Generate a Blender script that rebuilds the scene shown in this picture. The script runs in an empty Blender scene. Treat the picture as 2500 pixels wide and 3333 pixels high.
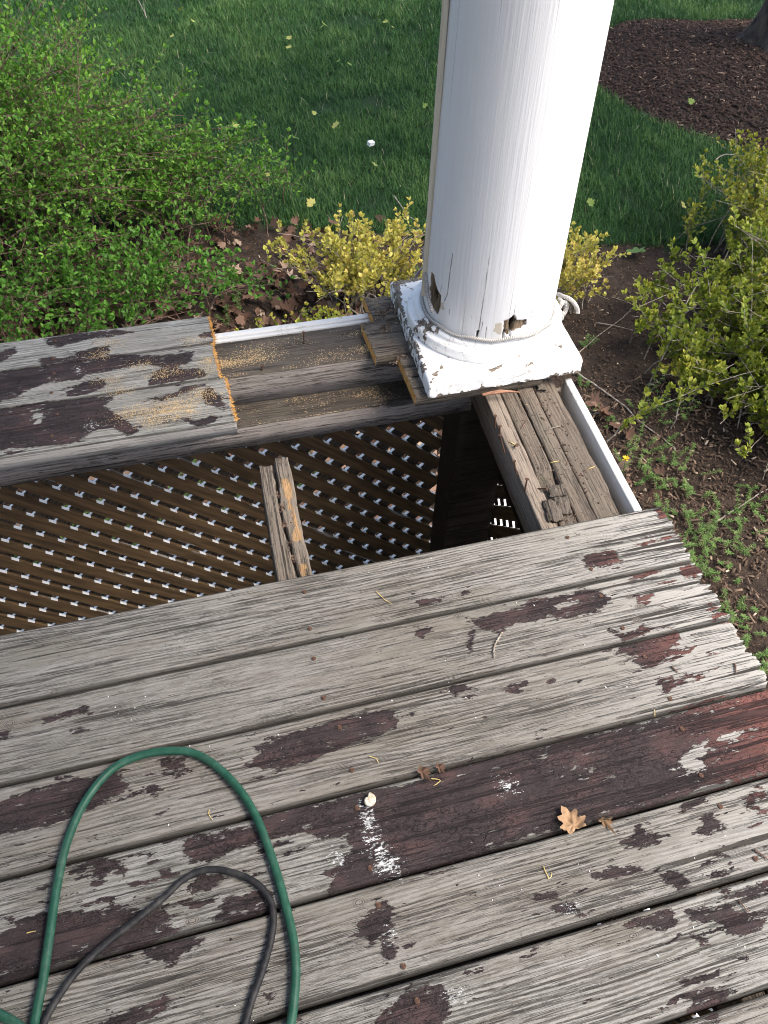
import bpy, math, random
import numpy as np
from mathutils import Matrix, Vector
S = bpy.context.scene
COL = S.collection
rng = np.random.default_rng(7); random.seed(7)

# ------------------------------------------------------------------ camera
H = 1.28                                   # eye height above the deck boards
YAW, PIT, ROL, FPX = 0.30504117, 0.82418894, 0.04600476, 2820.5
_f = np.array([math.sin(YAW)*math.cos(PIT), math.cos(YAW)*math.cos(PIT), -math.sin(PIT)])
_r0 = np.array([math.cos(YAW), -math.sin(YAW), 0.0]); _u0 = np.cross(_r0, _f)
_r = math.cos(ROL)*_r0 + math.sin(ROL)*_u0; _u = np.cross(_r, _f)
cam = bpy.data.cameras.new('camera'); camo = bpy.data.objects.new('camera', cam); COL.objects.link(camo)
camo.matrix_world = Matrix(((_r[0], _u[0], -_f[0], 0), (_r[1], _u[1], -_f[1], 0), (_r[2], _u[2], -_f[2], H), (0, 0, 0, 1)))
cam.sensor_fit = 'VERTICAL'; cam.sensor_height = 24.0; cam.lens = FPX/3333*24.0
cam.clip_start = 0.02; cam.clip_end = 500
S.camera = camo
# ------------------------------------------------------------------ world, sun, exposure
W = bpy.data.worlds.new('World'); S.world = W; W.use_nodes = True
wn = W.node_tree.nodes; sk = wn.new('ShaderNodeTexSky'); sk.sky_type = 'NISHITA'; sk.sun_disc = False
SUN_EL, SUN_AZ = math.radians(56), math.radians(121)      # azimuth clockwise from +Y
sk.sun_elevation = SUN_EL; sk.sun_rotation = SUN_AZ; sk.air_density = 1.0; sk.dust_density = 4.0; sk.ozone_density = 0.6
W.node_tree.links.new(sk.outputs[0], wn['Background'].inputs[0]); wn['Background'].inputs[1].default_value = 0.14
sl = bpy.data.lights.new('sun', 'SUN'); so = bpy.data.objects.new('sun', sl); COL.objects.link(so)
sl.energy = 1.45; sl.angle = math.radians(34); sl.color = (1.0, 0.96, 0.9)
sd = Vector((math.sin(SUN_AZ)*math.cos(SUN_EL), math.cos(SUN_AZ)*math.cos(SUN_EL), math.sin(SUN_EL)))
so.rotation_euler = sd.to_track_quat('Z', 'Y').to_euler(); so.location = (6, 4, 8)
S.view_settings.view_transform = 'Standard'; S.view_settings.look = 'None'
S.view_settings.exposure = 1.5; S.view_settings.gamma = 1.0; S.view_settings.use_curve_mapping = False
S.render.engine = 'CYCLES'; S.cycles.filter_width = 1.05; S.render.resolution_x = 768; S.render.resolution_y = 1024

# ------------------------------------------------------------------ helpers
def at(px, py, z=0.0):
    """point of the horizontal plane z that the photograph shows at (px, py)"""
    d = _f + _r*((px-1250)/FPX) - _u*((py-1666.5)/FPX)
    t = (z-H)/d[2]
    return np.array([d[0]*t, d[1]*t, z])
def at_y(px, py, y):
    d = _f + _r*((px-1250)/FPX) - _u*((py-1666.5)/FPX)
    t = y/d[1]
    return np.array([d[0]*t, y, H+d[2]*t])
def c3(p): return (p[0]*.7535, 950+p[1]*.7535)
def c4(p): return (1200+p[0]*.7836, 1150+p[1]*.7836)
def c5(p): return (p[0]*.7535, 2250+p[1]*.7535)
def c6(p): return (1250+p[0]*.7535, 2250+p[1]*.7535)
def c8(p): return (600+p[0]*.5425, 900+p[1]*.5425)
def c2(p): return (1200+p[0]*.5425, 600+p[1]*.5425)
def cS(p): return (1500+p[0]*.3617, 1200+p[1]*.3617)

def vn(x, y, seed=0, z=0.0):
    """smooth value noise in 0..1 on numpy arrays"""
    x = np.asarray(x, float); y = np.asarray(y, float)
    xi = np.floor(x).astype(np.int64); yi = np.floor(y).astype(np.int64); fx = x-xi; fy = y-yi
    def h(a, b):
        n = (a*374761393 + b*668265263 + seed*1442695041) & 0xffffffff
        n = ((n ^ (n >> 13))*1274126177) & 0xffffffff
        return ((n ^ (n >> 16)) & 0xffff)/65535.0
    fx = fx*fx*(3-2*fx); fy = fy*fy*(3-2*fy)
    return (h(xi, yi)*(1-fx)+h(xi+1, yi)*fx)*(1-fy) + (h(xi, yi+1)*(1-fx)+h(xi+1, yi+1)*fx)*fy
def fbm(x, y, seed=0, o=4):
    s = 0; a = .5; t = 0
    for i in range(o):
        s = s+a*vn(x*2**i, y*2**i, seed+i); t += a; a *= .5
    return s/t

def tag(o, label=None, cat=None, group=None, kind=None):
    if label: o['label'] = label
    if cat: o['category'] = cat
    if group: o['group'] = group
    if kind: o['kind'] = kind
    return o
def empty(name, loc=(0, 0, 0), rz=0.0):
    o = bpy.data.objects.new(name, None); COL.objects.link(o); o.location = loc; o.rotation_euler = (0, 0, rz); o.empty_display_size = .1
    return o
def mesh(name, V, Fc, mats=None, parent=None, midx=None, attrs=None, smooth=False, mat=None):
    me = bpy.data.meshes.new(name)
    if isinstance(Fc, np.ndarray):
        V = np.ascontiguousarray(V, np.float32); n = Fc.shape[1]
        me.vertices.add(len(V)); me.vertices.foreach_set('co', V.ravel())
        me.loops.add(Fc.size); me.loops.foreach_set('vertex_index', np.ascontiguousarray(Fc.ravel(), np.int32))
        me.polygons.add(len(Fc)); me.polygons.foreach_set('loop_start', np.arange(0, Fc.size, n, dtype=np.int32))
        me.update(calc_edges=True)
    else:
        me.from_pydata([tuple(v) for v in V], [], [tuple(f) for f in Fc]); me.update()
    for m in (mats if isinstance(mats, (list, tuple)) else [mats]):
        if m: me.materials.append(m)
    if midx is not None: me.polygons.foreach_set('material_index', np.asarray(midx, np.int32))
    if smooth is not False:
        me.polygons.foreach_set('use_smooth', np.full(len(me.polygons), True) if smooth is True else np.asarray(smooth, bool))
    for k, a in (attrs or {}).items():
        at_ = me.attributes.new(k, 'FLOAT', 'POINT'); at_.data.foreach_set('value', np.ascontiguousarray(a, np.float32))
    o = bpy.data.objects.new(name, me); COL.objects.link(o)
    if parent: o.parent = parent
    if mat is not None: o.matrix_local = mat
    return o

class NT:
    """small shader graph writer"""
    def __init__(s, name):
        s.m = bpy.data.materials.new(name); s.m.use_nodes = True; s.t = s.m.node_tree; s.n = s.t.nodes; s.l = s.t.links
        s.b = s.n['Principled BSDF']; s.b.inputs['Roughness'].default_value = .8; s.b.inputs['Specular IOR Level'].default_value = .25
        s._c = None
    def put(s, sock, v):
        if hasattr(v, 'is_linked') or hasattr(v, 'links'): s.l.new(v, sock)
        else:
            if isinstance(v, (tuple, list)) and len(v) == 3 and len(sock.default_value) == 4: v = (*v, 1)
            sock.default_value = v
    def co(s, obj=True):
        if s._c is None: s._c = s.n.new('ShaderNodeTexCoord')
        return s._c.outputs['Object']
    def vec(s, v, sc=(1, 1, 1), off=None):
        m = s.n.new('ShaderNodeVectorMath'); m.operation = 'MULTIPLY_ADD'; s.put(m.inputs[0], v); m.inputs[1].default_value = sc
        if off is not None: s.put(m.inputs[2], off)
        else: m.inputs[2].default_value = (0, 0, 0)
        return m.outputs[0]
    def M(s, op, a, b=0.0, c=None, clamp=False):
        m = s.n.new('ShaderNodeMath'); m.operation = op; m.use_clamp = clamp; s.put(m.inputs[0], a); s.put(m.inputs[1], b)
        if c is not None: s.put(m.inputs[2], c)
        return m.outputs[0]
    def noise(s, v, scale=1.0, det=3.0, rough=.55, dist=0.0, col=False):
        m = s.n.new('ShaderNodeTexNoise'); s.put(m.inputs['Vector'], v); m.inputs['Scale'].default_value = scale
        m.inputs['Detail'].default_value = det; m.inputs['Roughness'].default_value = rough; m.inputs['Distortion'].default_value = dist
        return m.outputs['Color' if col else 'Fac']
    def vor(s, v, scale=1.0, feat='DISTANCE_TO_EDGE', out='Distance', rnd=1.0):
        m = s.n.new('ShaderNodeTexVoronoi'); m.feature = feat; s.put(m.inputs['Vector'], v); m.inputs['Scale'].default_value = scale
        m.inputs['Randomness'].default_value = rnd
        return m.outputs[out]
    def step(s, v, lo, hi, a=0.0, b=1.0):
        m = s.n.new('ShaderNodeMapRange'); m.interpolation_type = 'SMOOTHSTEP'; s.put(m.inputs[0], v)
        m.inputs[1].default_value = lo; m.inputs[2].default_value = hi; m.inputs[3].default_value = a; m.inputs[4].default_value = b
        return m.outputs[0]
    def mix(s, f, a, b, mode='MIX'):
        m = s.n.new('ShaderNodeMix'); m.data_type = 'RGBA'; m.blend_type = mode; m.clamp_factor = True
        s.put(m.inputs[0], f); s.put(m.inputs[6], a); s.put(m.inputs[7], b); return m.outputs[2]
    def attr(s, name):
        m = s.n.new('ShaderNodeAttribute'); m.attribute_name = name; return m.outputs['Fac']
    def rnd(s):
        m = s.n.new('ShaderNodeObjectInfo'); return m.outputs['Random']
    def sep(s, v, k):
        m = s.n.new('ShaderNodeSeparateXYZ'); s.put(m.inputs[0], v); return m.outputs[k]
    def comb(s, x, y, z):
        m = s.n.new('ShaderNodeCombineXYZ')
        for i, v in enumerate((x, y, z)): s.put(m.inputs[i], v)
        return m.outputs[0]
    def ramp(s, f, stops):
        m = s.n.new('ShaderNodeValToRGB'); s.put(m.inputs[0], f); e = m.color_ramp.elements
        while len(e) < len(stops): e.new(.5)
        for i, (p, c) in enumerate(stops): e[i].position = p; e[i].color = (*c, 1)
        return m.outputs[0]
    def bump(s, h, dist, strength=1.0, nrm=None):
        m = s.n.new('ShaderNodeBump'); s.put(m.inputs['Height'], h); m.inputs['Distance'].default_value = dist; m.inputs['Strength'].default_value = strength
        if nrm is not None: s.l.new(nrm, m.inputs['Normal'])
        return m.outputs[0]
    def done(s, col=None, rough=None, nrm=None):
        if col is not None: s.put(s.b.inputs['Base Color'], col)
        if rough is not None: s.put(s.b.inputs['Roughness'], rough)
        if nrm is not None: s.l.new(nrm, s.b.inputs['Normal'])
        return s.m

# ------------------------------------------------------------------ materials
def lumber(name, light, dark, crackc=(.03, .025, .02), grime=None, gfreq=1.0, painted=False, dusty=False, side=None, crack=.5, fresh=None, bump=.0012):
    n = NT(name)
    r = n.rnd(); off = n.comb(n.M('MULTIPLY', r, 37.0), n.M('MULTIPLY', r, 91.0), n.M('MULTIPLY', r, 13.0))
    p = n.vec(n.co(), (1, 1, 1), off)
    # annual rings: wavy lines along the length
    warp = n.noise(n.vec(p, (1.6, 9, 9)), 1.0, 2.0)
    yy = n.M('ADD', n.sep(p, 1), n.M('MULTIPLY', n.sep(p, 2), .8))
    ph = n.M('ADD', n.M('MULTIPLY', yy, 900.0*gfreq), n.M('MULTIPLY', warp, 62.0))
    ring = n.M('MULTIPLY_ADD', n.M('SINE', ph), .5, .5)
    fib = n.noise(n.vec(p, (11, 290, 290)), 1.0, 5.0, .72)
    fib2 = n.noise(n.vec(p, (70, 800, 800)), 1.0, 3.0, .7)
    big = n.noise(n.vec(p, (3, 14, 14)), 1.0, 4.0, .6)
    pat = n.noise(n.vec(p, (9, 26, 26)), 1.0, 5.0, .65)
    rw = n.step(n.noise(n.vec(p, (1.5, 9, 9)), 1.0, 3.0), .42, .62, .03, .20)
    g = n.M('ADD', n.M('MULTIPLY', fib, .50), n.M('MULTIPLY', n.M('SUBTRACT', ring, .5), rw)); g = n.M('ADD', g, n.M('MULTIPLY', fib2, .42)); g = n.M('ADD', g, .04)
    col = n.mix(n.step(g, .40, .585), dark, light)
    gs = n.noise(n.vec(p, (260, 620, 620)), 1.0, 3.0, .7); col = n.mix(n.M('MULTIPLY', n.step(gs, .46, .64), .45), col, tuple(.45*c for c in light))
    col = n.mix(n.M('MULTIPLY', n.step(big, .42, .68), .55), col, tuple(.62*c for c in dark) if grime is None else grime)
    col = n.mix(n.M('MULTIPLY', n.step(pat, .5, .68), .35), col, tuple(min(1, 1.22*c) for c in light))
    moss = n.noise(n.vec(p, (5, 9, 9)), 1.0, 5.0, .65)
    col = n.mix(n.M('MULTIPLY', n.step(moss, .50, .66), .45), col, n.mix(.5, tuple(.6*c for c in light), (.15, .15, .115)))
    tone = n.noise(n.comb(n.M('MULTIPLY', r, 91.0), 0.0, 0.0), 1.0, 0.0); col = n.mix(n.M('MULTIPLY', n.step(r, .2, .8), .30), col, tuple(.75*a_+.25*b_ for a_, b_ in zip(dark, (.30, .24, .18))))
    # splits and checks along the grain
    cw = n.noise(n.vec(p, (2.2, 75, 75)), 1.0, 5.0, .72, .25)
    wear = n.attr('wear')
    cth = n.M('SUBTRACT', cw, n.M('MULTIPLY', wear, .085))
    ck = n.step(cth, .335+.05*crack, .385+.05*crack, 1.0, 0.0)
    fine = n.noise(n.vec(p, (6, 260, 260)), 1.0, 4.0, .75)
    ck2 = n.M('MULTIPLY', n.step(fine, .395, .430, 1.0, 0.0), n.step(n.noise(n.vec(p, (2.5, 16, 16)), 1.0, 3.0), .34, .54))
    ln = n.noise(n.vec(p, (1.3, 62, 62)), 1.0, 3.0, .6, .15)
    ck3 = n.M('MULTIPLY', n.step(n.M('ABSOLUTE', n.M('SUBTRACT', ln, .52)), .004, .011, 1.0, 0.0), n.step(n.noise(n.vec(p, (3, 22, 22)), 1.0, 2.0), .46, .58))
    ln2 = n.noise(n.vec(p, (2.4, 120, 120)), 1.0, 2.0, .6, .1)
    ck4 = n.M('MULTIPLY', n.step(n.M('ABSOLUTE', n.M('SUBTRACT', ln2, .5)), .006, .016, 1.0, 0.0), n.step(n.noise(n.vec(p, (4, 18, 18)), 1.0, 2.0), .48, .60))
    ck = n.M('MAXIMUM', n.M('MAXIMUM', ck, n.M('MULTIPLY', ck3, .85)), n.M('MAXIMUM', n.M('MULTIPLY', ck2, .8), n.M('MULTIPLY', ck4, .6)))
    col = n.mix(n.M('MULTIPLY', ck, .88), col, crackc)
    col = n.mix(n.M('MULTIPLY', wear, .7), col, n.mix(ck, tuple(min(1, 1.55*c) for c in light), (.03, .026, .023)))
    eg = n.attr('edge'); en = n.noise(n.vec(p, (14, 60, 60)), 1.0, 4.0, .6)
    col = n.mix(n.M('MULTIPLY', n.step(n.M('SUBTRACT', eg, n.M('MULTIPLY', n.M('SUBTRACT', en, .35), .9)), 0.0, .5), .75), col, tuple(.35*c for c in dark))  # board edges painted darker to deepen the shade of the gaps
    # small dark spots, dirt
    sp = n.noise(n.vec(p, (60, 110, 110)), 1.0, 3.0, .6)
    col = n.mix(n.M('MULTIPLY', n.step(sp, .66, .72), .6), col, (.06, .05, .045))
    h = n.M('ADD', n.M('MULTIPLY', g, .8), n.M('MULTIPLY', ck, -1.6))
    rough = .85
    if painted:
        # knots
        kd = n.attr('knot')
        kr = n.M('MULTIPLY_ADD', n.M('SINE', n.M('MULTIPLY', kd, 2600.0)), .5, .5)
        col = n.mix(n.step(kd, .004, .011, 1.0, 0.0), col, n.mix(kr, (.05, .045, .04), (.2, .18, .155)))
        pa = n.attr('paint')
        e1 = n.noise(n.vec(p, (60, 130, 130)), 1.0, 5.0, .68)
        e2 = n.noise(n.vec(p, (12, 260, 260)), 1.0, 4.0, .6)
        e3 = n.noise(n.vec(p, (130, 230, 230)), 1.0, 4.0, .7)
        f = n.M('ADD', pa, n.M('MULTIPLY', n.M('SUBTRACT', e1, .5), .028)); f = n.M('ADD', f, n.M('MULTIPLY', n.M('SUBTRACT', e3, .5), .010))
        f = n.M('ADD', f, n.M('MULTIPLY', n.M('SUBTRACT', e2, .5), .012))
        fm = n.step(f, -.0004, .0004)
        # flakes left over anywhere the board once had paint
        q = n.noise(n.vec(p, (22, 75, 75)), 1.0, 5.0, .66)
        fl = n.M('ADD', n.M('ADD', q, n.M('MULTIPLY', n.attr('flake'), .14)), n.M('MULTIPLY', n.step(pa, -.035, .0), .07))
        q3 = n.noise(n.vec(p, (40, 150, 150)), 1.0, 5.0, .7); fm = n.M('MULTIPLY', fm, n.M('MAXIMUM', n.step(q3, .385, .395), n.step(pa, .012, .030)))
        fm = n.M('MULTIPLY', fm, n.step(q3, .30, .31))
        fm = n.M('MAXIMUM', fm, n.step(fl, .664, .670))
        # alligatored cracks: cells longer along the board
        vj = n.vec(p, (62, 170, 170), n.M('MULTIPLY', n.noise(p, 70.0, 4.0, .7), 2.6))
        ve = n.vor(vj, 1.0)
        gate = n.step(n.noise(n.vec(p, (9, 20, 20)), 1.0, 3.0), .36, .6)
        pc = n.M('MULTIPLY', n.M('MULTIPLY', n.step(ve, .015, .085, 1.0, 0.0), gate), n.step(n.noise(p, 130.0, 3.0, .6), .40, .60))
        pc = n.M('MAXIMUM', pc, n.M('MULTIPLY', n.step(fine, .37, .40, 1.0, 0.0), .8))
        pc = n.M('MAXIMUM', pc, n.M('MULTIPLY', n.step(cth, .40, .43, 1.0, 0.0), .9))
        pn = n.noise(n.vec(p, (14, 30, 30)), 1.0, 4.0, .6)
        fade = n.M('ADD', n.attr('fade'), n.M('MULTIPLY', n.M('SUBTRACT', pn, .5), .7), clamp=True)
        pcol = n.mix(n.step(pn, .3, .7), (.0185, .0128, .0130), (.037, .0255, .0258))
        pcol = n.mix(fade, pcol, n.mix(pn, (.15, .052, .040), (.23, .092, .072)))
        dustn = n.noise(p, 480.0, 2.0, .6)
        pcol = n.mix(n.M('MULTIPLY', n.step(dustn, .5, .75), .12), pcol, (.24, .2, .19))
        cell = n.n.new('ShaderNodeTexVoronoi'); n.l.new(vj, cell.inputs['Vector']); cell.inputs['Scale'].default_value = 1.0
        pcol = n.mix(n.M('MULTIPLY', n.sep(cell.outputs['Color'], 0), .3), pcol, (.054, .039, .039))
        pcol = n.mix(n.M('MULTIPLY', pc, .85), pcol, (.018, .012, .012))
        edge = n.M('MULTIPLY', n.step(f, -.0028, -.0003), n.step(f, -.0003, .0004, 1.0, 0.0))
        col = n.mix(n.M('MULTIPLY', edge, .7), col, (.045, .036, .032))  # shadow line painted around the flakes
        col = n.mix(fm, col, pcol)
        lift = n.noise(n.vec(p, (70, 120, 120)), 1.0, 4.0, .6)
        hp = n.M('ADD', n.M('MULTIPLY', fm, n.M('ADD', .75, n.M('MULTIPLY', lift, .9))), n.M('MULTIPLY', n.M('MULTIPLY', pc, fm), -1.1))
        h = n.M('ADD', n.M('MULTIPLY', h, n.M('SUBTRACT', 1.0, n.M('MULTIPLY', fm, .5))), n.M('MULTIPLY', hp, 1.6))
        wp = n.attr('white')
        wb = n.noise(n.vec(p, (110, 260, 260)), 1.0, 5.0, .8)
        wm = n.step(n.M('ADD', wp, n.M('MULTIPLY', n.M('SUBTRACT', wb, .56), .16)), 0.0, .0012)
        lich = n.step(n.M('ADD', n.noise(n.vec(p, (30, 50, 50)), 1.0, 5.0, .75), n.M('MULTIPLY', n.attr('flake'), .02)), .735, .745)
        wm = n.M('MAXIMUM', wm, n.M('MULTIPLY', lich, .55))
        col = n.mix(n.M('MULTIPLY', wm, .9), col, (.66, .67, .66)); h = n.M('ADD', h, n.M('MULTIPLY', wm, .3))
    if dusty or painted:
        du = n.attr('dust')
        dn = n.noise(p, 420.0, 3.0, .7); dn2 = n.noise(n.vec(p, (60, 90, 90)), 1.0, 4.0, .6)
        dm = n.step(n.M('ADD', n.M('ADD', du, n.M('MULTIPLY', n.M('SUBTRACT', dn, .5), 1.5)), n.M('MULTIPLY', n.M('SUBTRACT', dn2, .5), 1.4)), .52, .62)
        col = n.mix(n.M('MULTIPLY', dm, n.step(du, 0.02, .1)), col, n.mix(dn2, (.38, .26, .13), (.56, .42, .23)))
    if fresh:
        fr = n.attr('fresh'); fn = n.noise(n.vec(p, (30, 90, 90)), 1.0, 4.0, .6)
        fmk = n.step(n.M('ADD', fr, n.M('MULTIPLY', n.M('SUBTRACT', fn, .5), .9)), .45, .6)
        col = n.mix(fmk, col, n.mix(n.step(fib, .3, .7), tuple(.55*c for c in fresh), fresh))
    return n.done(col, rough, n.bump(h, bump, 1.0))

M = {}
M['deck'] = lumber('weathered_painted_board', (.258, .250, .230), (.086, .078, .067), grime=(.135, .115, .090), painted=True, crack=.3)
M['deck_far'] = lumber('shade_offset_painted_board', (.33, .33, .305), (.135, .127, .112), grime=(.17, .155, .13), painted=True, crack=.0)  # deck wood coloured lighter to offset the roof's shade
M['beam'] = lumber('aged_brown_lumber', (.150, .122, .096), (.072, .057, .045), grime=(.055, .047, .040), dusty=True, crack=-.2, bump=.0007)
M['post'] = lumber('shade_dark_lumber', (.05, .04, .032), (.022, .018, .014), crack=.2)  # near-black colour stands in for the shade inside the hole
M['greybeam'] = lumber('grey_aged_lumber', (.33, .295, .27), (.17, .148, .13), grime=(.15, .13, .115), dusty=True, crack=.4)
M['dirtytop'] = lumber('dirty_joist_top', (.100, .084, .068), (.045, .036, .029), grime=(.035, .030, .026), dusty=True, crack=.1, bump=.002)
M['rot'] = lumber('rotten_lumber', (.185, .155, .122), (.080, .063, .048), grime=(.075, .056, .042), crack=.3, fresh=(.38, .235, .115), bump=.002)
M['tan'] = lumber('tan_lumber', (.25, .205, .165), (.15, .120, .093), grime=(.12, .098, .08), crack=-.5, bump=.0006)
M['nosing'] = lumber('pale_nosing_wood', (.80, .77, .73), (.62, .58, .54), crack=-.5)

def fresh_cut():
    n = NT('fresh_sawn_wood'); c = n.co(); a = n.noise(n.vec(c, (400, 120, 120)), 1.0, 4.0)
    return n.done(n.ramp(a, [(0.3, (.34, .15, .035)), (.5, (.55, .29, .08)), (.7, (.62, .42, .19))]), .9, n.bump(a, .001))
M['cut'] = fresh_cut()

def white_paint(name, chips=.5, base=(.80, .80, .79), wood=(.16, .13, .10), scale=1.0):
    n = NT(name); p = n.co()
    a = n.noise(p, 60*scale, 5.0, .6); b = n.noise(n.vec(p, (18, 18, 18)), 1.0, 4.0, .6)
    pa = n.attr('chip')
    ft = n.noise(n.vec(p, (110, 110, 22)), scale, 4.0, .6)
    f = n.M('ADD', pa, n.M('MULTIPLY', n.M('SUBTRACT', a, .5), .022)); f = n.M('ADD', f, n.M('MULTIPLY', n.M('SUBTRACT', ft, .5), .012))
    cm = n.step(f, -.0003, .0006)
    rm = n.step(n.M('ADD', a, n.M('MULTIPLY', b, .6)), 1.10-.18*chips, 1.115-.18*chips)
    und = n.mix(n.step(ft, .35, .65), tuple(.5*c for c in wood), tuple(1.3*c for c in wood))
    prim = n.mix(b, (.58, .52, .42), (.50, .47, .42))
    col = n.mix(n.M('MULTIPLY', n.step(b, .42, .7), .22), base, (.60, .58, .54))
    dirt = n.noise(p, 300.0, 3.0, .7)
    col = n.mix(n.M('MULTIPLY', n.step(dirt, .62, .75), .22), col, (.35, .31, .27))
    ve = n.vor(n.vec(p, (30, 30, 12), n.M('MULTIPLY', n.noise(p, 30.0, 2.0), 1.5)), scale)
    cr = n.M('MULTIPLY', n.step(ve, .006, .022, 1.0, 0.0), n.step(n.noise(p, 9.0, 3.0), .5-.1*chips, .62-.1*chips))
    col = n.mix(n.M('MULTIPLY', cr, .6), col, (.25, .23, .21))
    col = n.mix(rm, col, prim)
    col = n.mix(cm, col, und)
    h = n.M('ADD', n.M('MULTIPLY', cm, -1.2), n.M('MULTIPLY', rm, -.6)); h = n.M('ADD', h, n.M('MULTIPLY', cr, -.5)); h = n.M('ADD', h, n.M('MULTIPLY', n.noise(n.vec(p, (160, 160, 12)), 1.0, 3.0), .35))
    return n.done(col, .55, n.bump(h, .0014))
M['white'] = white_paint('old_white_paint', .6)
M['whitetrim'] = white_paint('white_trim_paint', .15, base=(.62, .62, .605))

def column_paint():
    n = NT('column_white_paint'); p = n.co()
    g = n.noise(n.vec(p, (170, 170, 6)), 1.0, 3.0, .6); g2 = n.noise(n.vec(p, (30, 30, 3)), 1.0, 3.0)
    wob = n.noise(n.vec(p, (60, 60, 40)), 1.0, 5.0, .65)
    rot = n.attr('chip'); prim = n.attr('primer'); ck = n.attr('crackline'); hole = n.attr('hole')
    rm = n.step(n.M('ADD', rot, n.M('MULTIPLY', n.M('SUBTRACT', wob, .5), .014)), -.0004, .0006)
    pm = n.step(n.M('ADD', prim, n.M('MULTIPLY', n.M('SUBTRACT', wob, .5), .02)), -.0004, .0006)
    cm = n.step(n.M('ADD', ck, n.M('MULTIPLY', n.M('SUBTRACT', wob, .5), .0022)), -.0005, .0005)
    hm = n.step(hole, -.001, .001)
    fibre = n.noise(n.vec(p, (330, 330, 9)), 1.0, 4.0, .65)
    wood = n.mix(n.step(fibre, .35, .65), (.05, .036, .025), (.28, .205, .135))
    sp = n.noise(n.vec(p, (45, 45, 45)), 1.0, 4.0, .7)
    col = n.mix(n.M('MULTIPLY', n.step(g2, .45, .7), .10), (.82, .82, .82), (.66, .67, .67))
    spz = n.M('MULTIPLY', n.step(sp, .70, .71), .55)
    col = n.mix(spz, col, (.5, .48, .44)); st = n.noise(n.vec(p, (90, 90, 1.6)), 1.0, 4.0, .65); col = n.mix(n.M('MULTIPLY', n.step(st, .50, .66), .10), col, (.55, .54, .52)); jt = n.step(n.M('ABSOLUTE', n.M('SUBTRACT', n.M('FRACT', n.M('MULTIPLY_ADD', n.M('ARCTAN2', n.sep(p, 1), n.sep(p, 0)), 1.59155, .12)), .5)), .004, .009, 1.0, 0.0); jm = n.M('MULTIPLY', jt, n.step(n.noise(n.vec(p, (4, 4, 2.2)), 1.0, 2.0), .42, .60)); col = n.mix(n.M('MULTIPLY', jm, .35), col, (.42, .40, .37))
    low = n.step(n.sep(p, 2), .09, .26, 1.0, 0.0)
    grim = n.M('MULTIPLY', n.M('MULTIPLY', low, n.step(g2, .35, .6)), .22)
    col = n.mix(grim, col, (.52, .48, .43))
    col = n.mix(n.M('MULTIPLY', pm, .9), col, n.mix(fibre, (.42, .36, .27), (.60, .54, .44)))
    col = n.mix(rm, col, wood)
    col = n.mix(n.M('MULTIPLY', cm, .75), col, (.14, .12, .10))
    col = n.mix(hm, col, (.012, .009, .007))
    h = n.M('ADD', n.M('ADD', n.M('MULTIPLY', g, .7), n.M('MULTIPLY', jm, -.8)), n.M('MULTIPLY', n.M('MAXIMUM', rm, cm), -1.4)); h = n.M('ADD', h, n.M('MULTIPLY', n.M('MULTIPLY', rm, fibre), 2.0))
    h = n.M('ADD', h, n.M('MULTIPLY', spz, .6))
    return n.done(col, .5, n.bump(h, .0012))
M['column'] = column_paint()

def simple(name, c1, c2, scale=40, rough=.8, bump=.0, stretch=(1, 1, 1), lo=.35, hi=.65):
    n = NT(name); a = n.noise(n.vec(n.co(), stretch), scale, 4.0, .6)
    return n.done(n.mix(n.step(a, lo, hi), c1, c2), rough, n.bump(a, bump) if bump else None)
M['cream'] = simple('cream_painted_board', (.52, .46, .36), (.66, .61, .50), 1, .7, .001, (150, 150, 6))
M['latt_in'] = simple('brown_lattice_wood', (.045, .028, .014), (.175, .105, .045), 1, .85, .0008, (7, 60, 60), .3, .72)
def latt_inner():
    n = NT('lattice_inner_face'); r = n.rnd(); p = n.vec(n.co(), (1, 1, 1), n.comb(n.M('MULTIPLY', r, 31.), n.M('MULTIPLY', r, 57.), 0.0))
    a = n.noise(n.vec(p, (6, 55, 55)), 1.0, 4.0, .6); f = n.noise(n.vec(p, (20, 500, 500)), 1.0, 3.0, .6)
    col = n.mix(n.step(a, .3, .7), (.062, .042, .025), (.205, .130, .066)); col = n.mix(n.M('MULTIPLY', f, .4), col, (.15, .10, .06))
    y = n.M('ABSOLUTE', n.sep(n.co(), 1)); w = n.noise(n.vec(p, (9, 90, 90)), 1.0, 4.0, .7); w2 = n.noise(n.vec(p, (2.2, 8, 8)), 1.0, 3.0, .6)
    m = n.step(n.M('ADD', n.M('ADD', n.M('MULTIPLY', n.M('SUBTRACT', y, .019), 16.0), w), n.M('MULTIPLY', n.M('SUBTRACT', w2, .5), 1.3)), .68, .74)
    col = n.mix(n.M('MULTIPLY', m, .7), col, (.42, .42, .43))
    return n.done(col, .8, n.bump(f, .0006))
M['latt_in'] = latt_inner()
M['latt_back'] = simple('shaded_lattice_wood', (.045, .036, .028), (.12, .10, .08), 1, .85, .0006, (9, 120, 120))  # darker copy for the outer strips, their shadow put into the colour
M['latt_white'] = simple('lattice_white_edge', (.80, .80, .79), (.86, .86, .85), 80, .6)
M['rust'] = simple('rusty_nail_iron', (.03, .02, .016), (.12, .06, .035), 300, .8, .0006)
M['hose_green'] = simple('green_hose_rubber', (.012, .058, .036), (.026, .090, .060), 1, .42, .0003, (60, 60, 60), .4, .75)
M['hose_black'] = simple('black_hose_rubber', (.010, .010, .011), (.030, .028, .028), 70, .6, .0003, (1, 1, 1), .4, .75)
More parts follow.
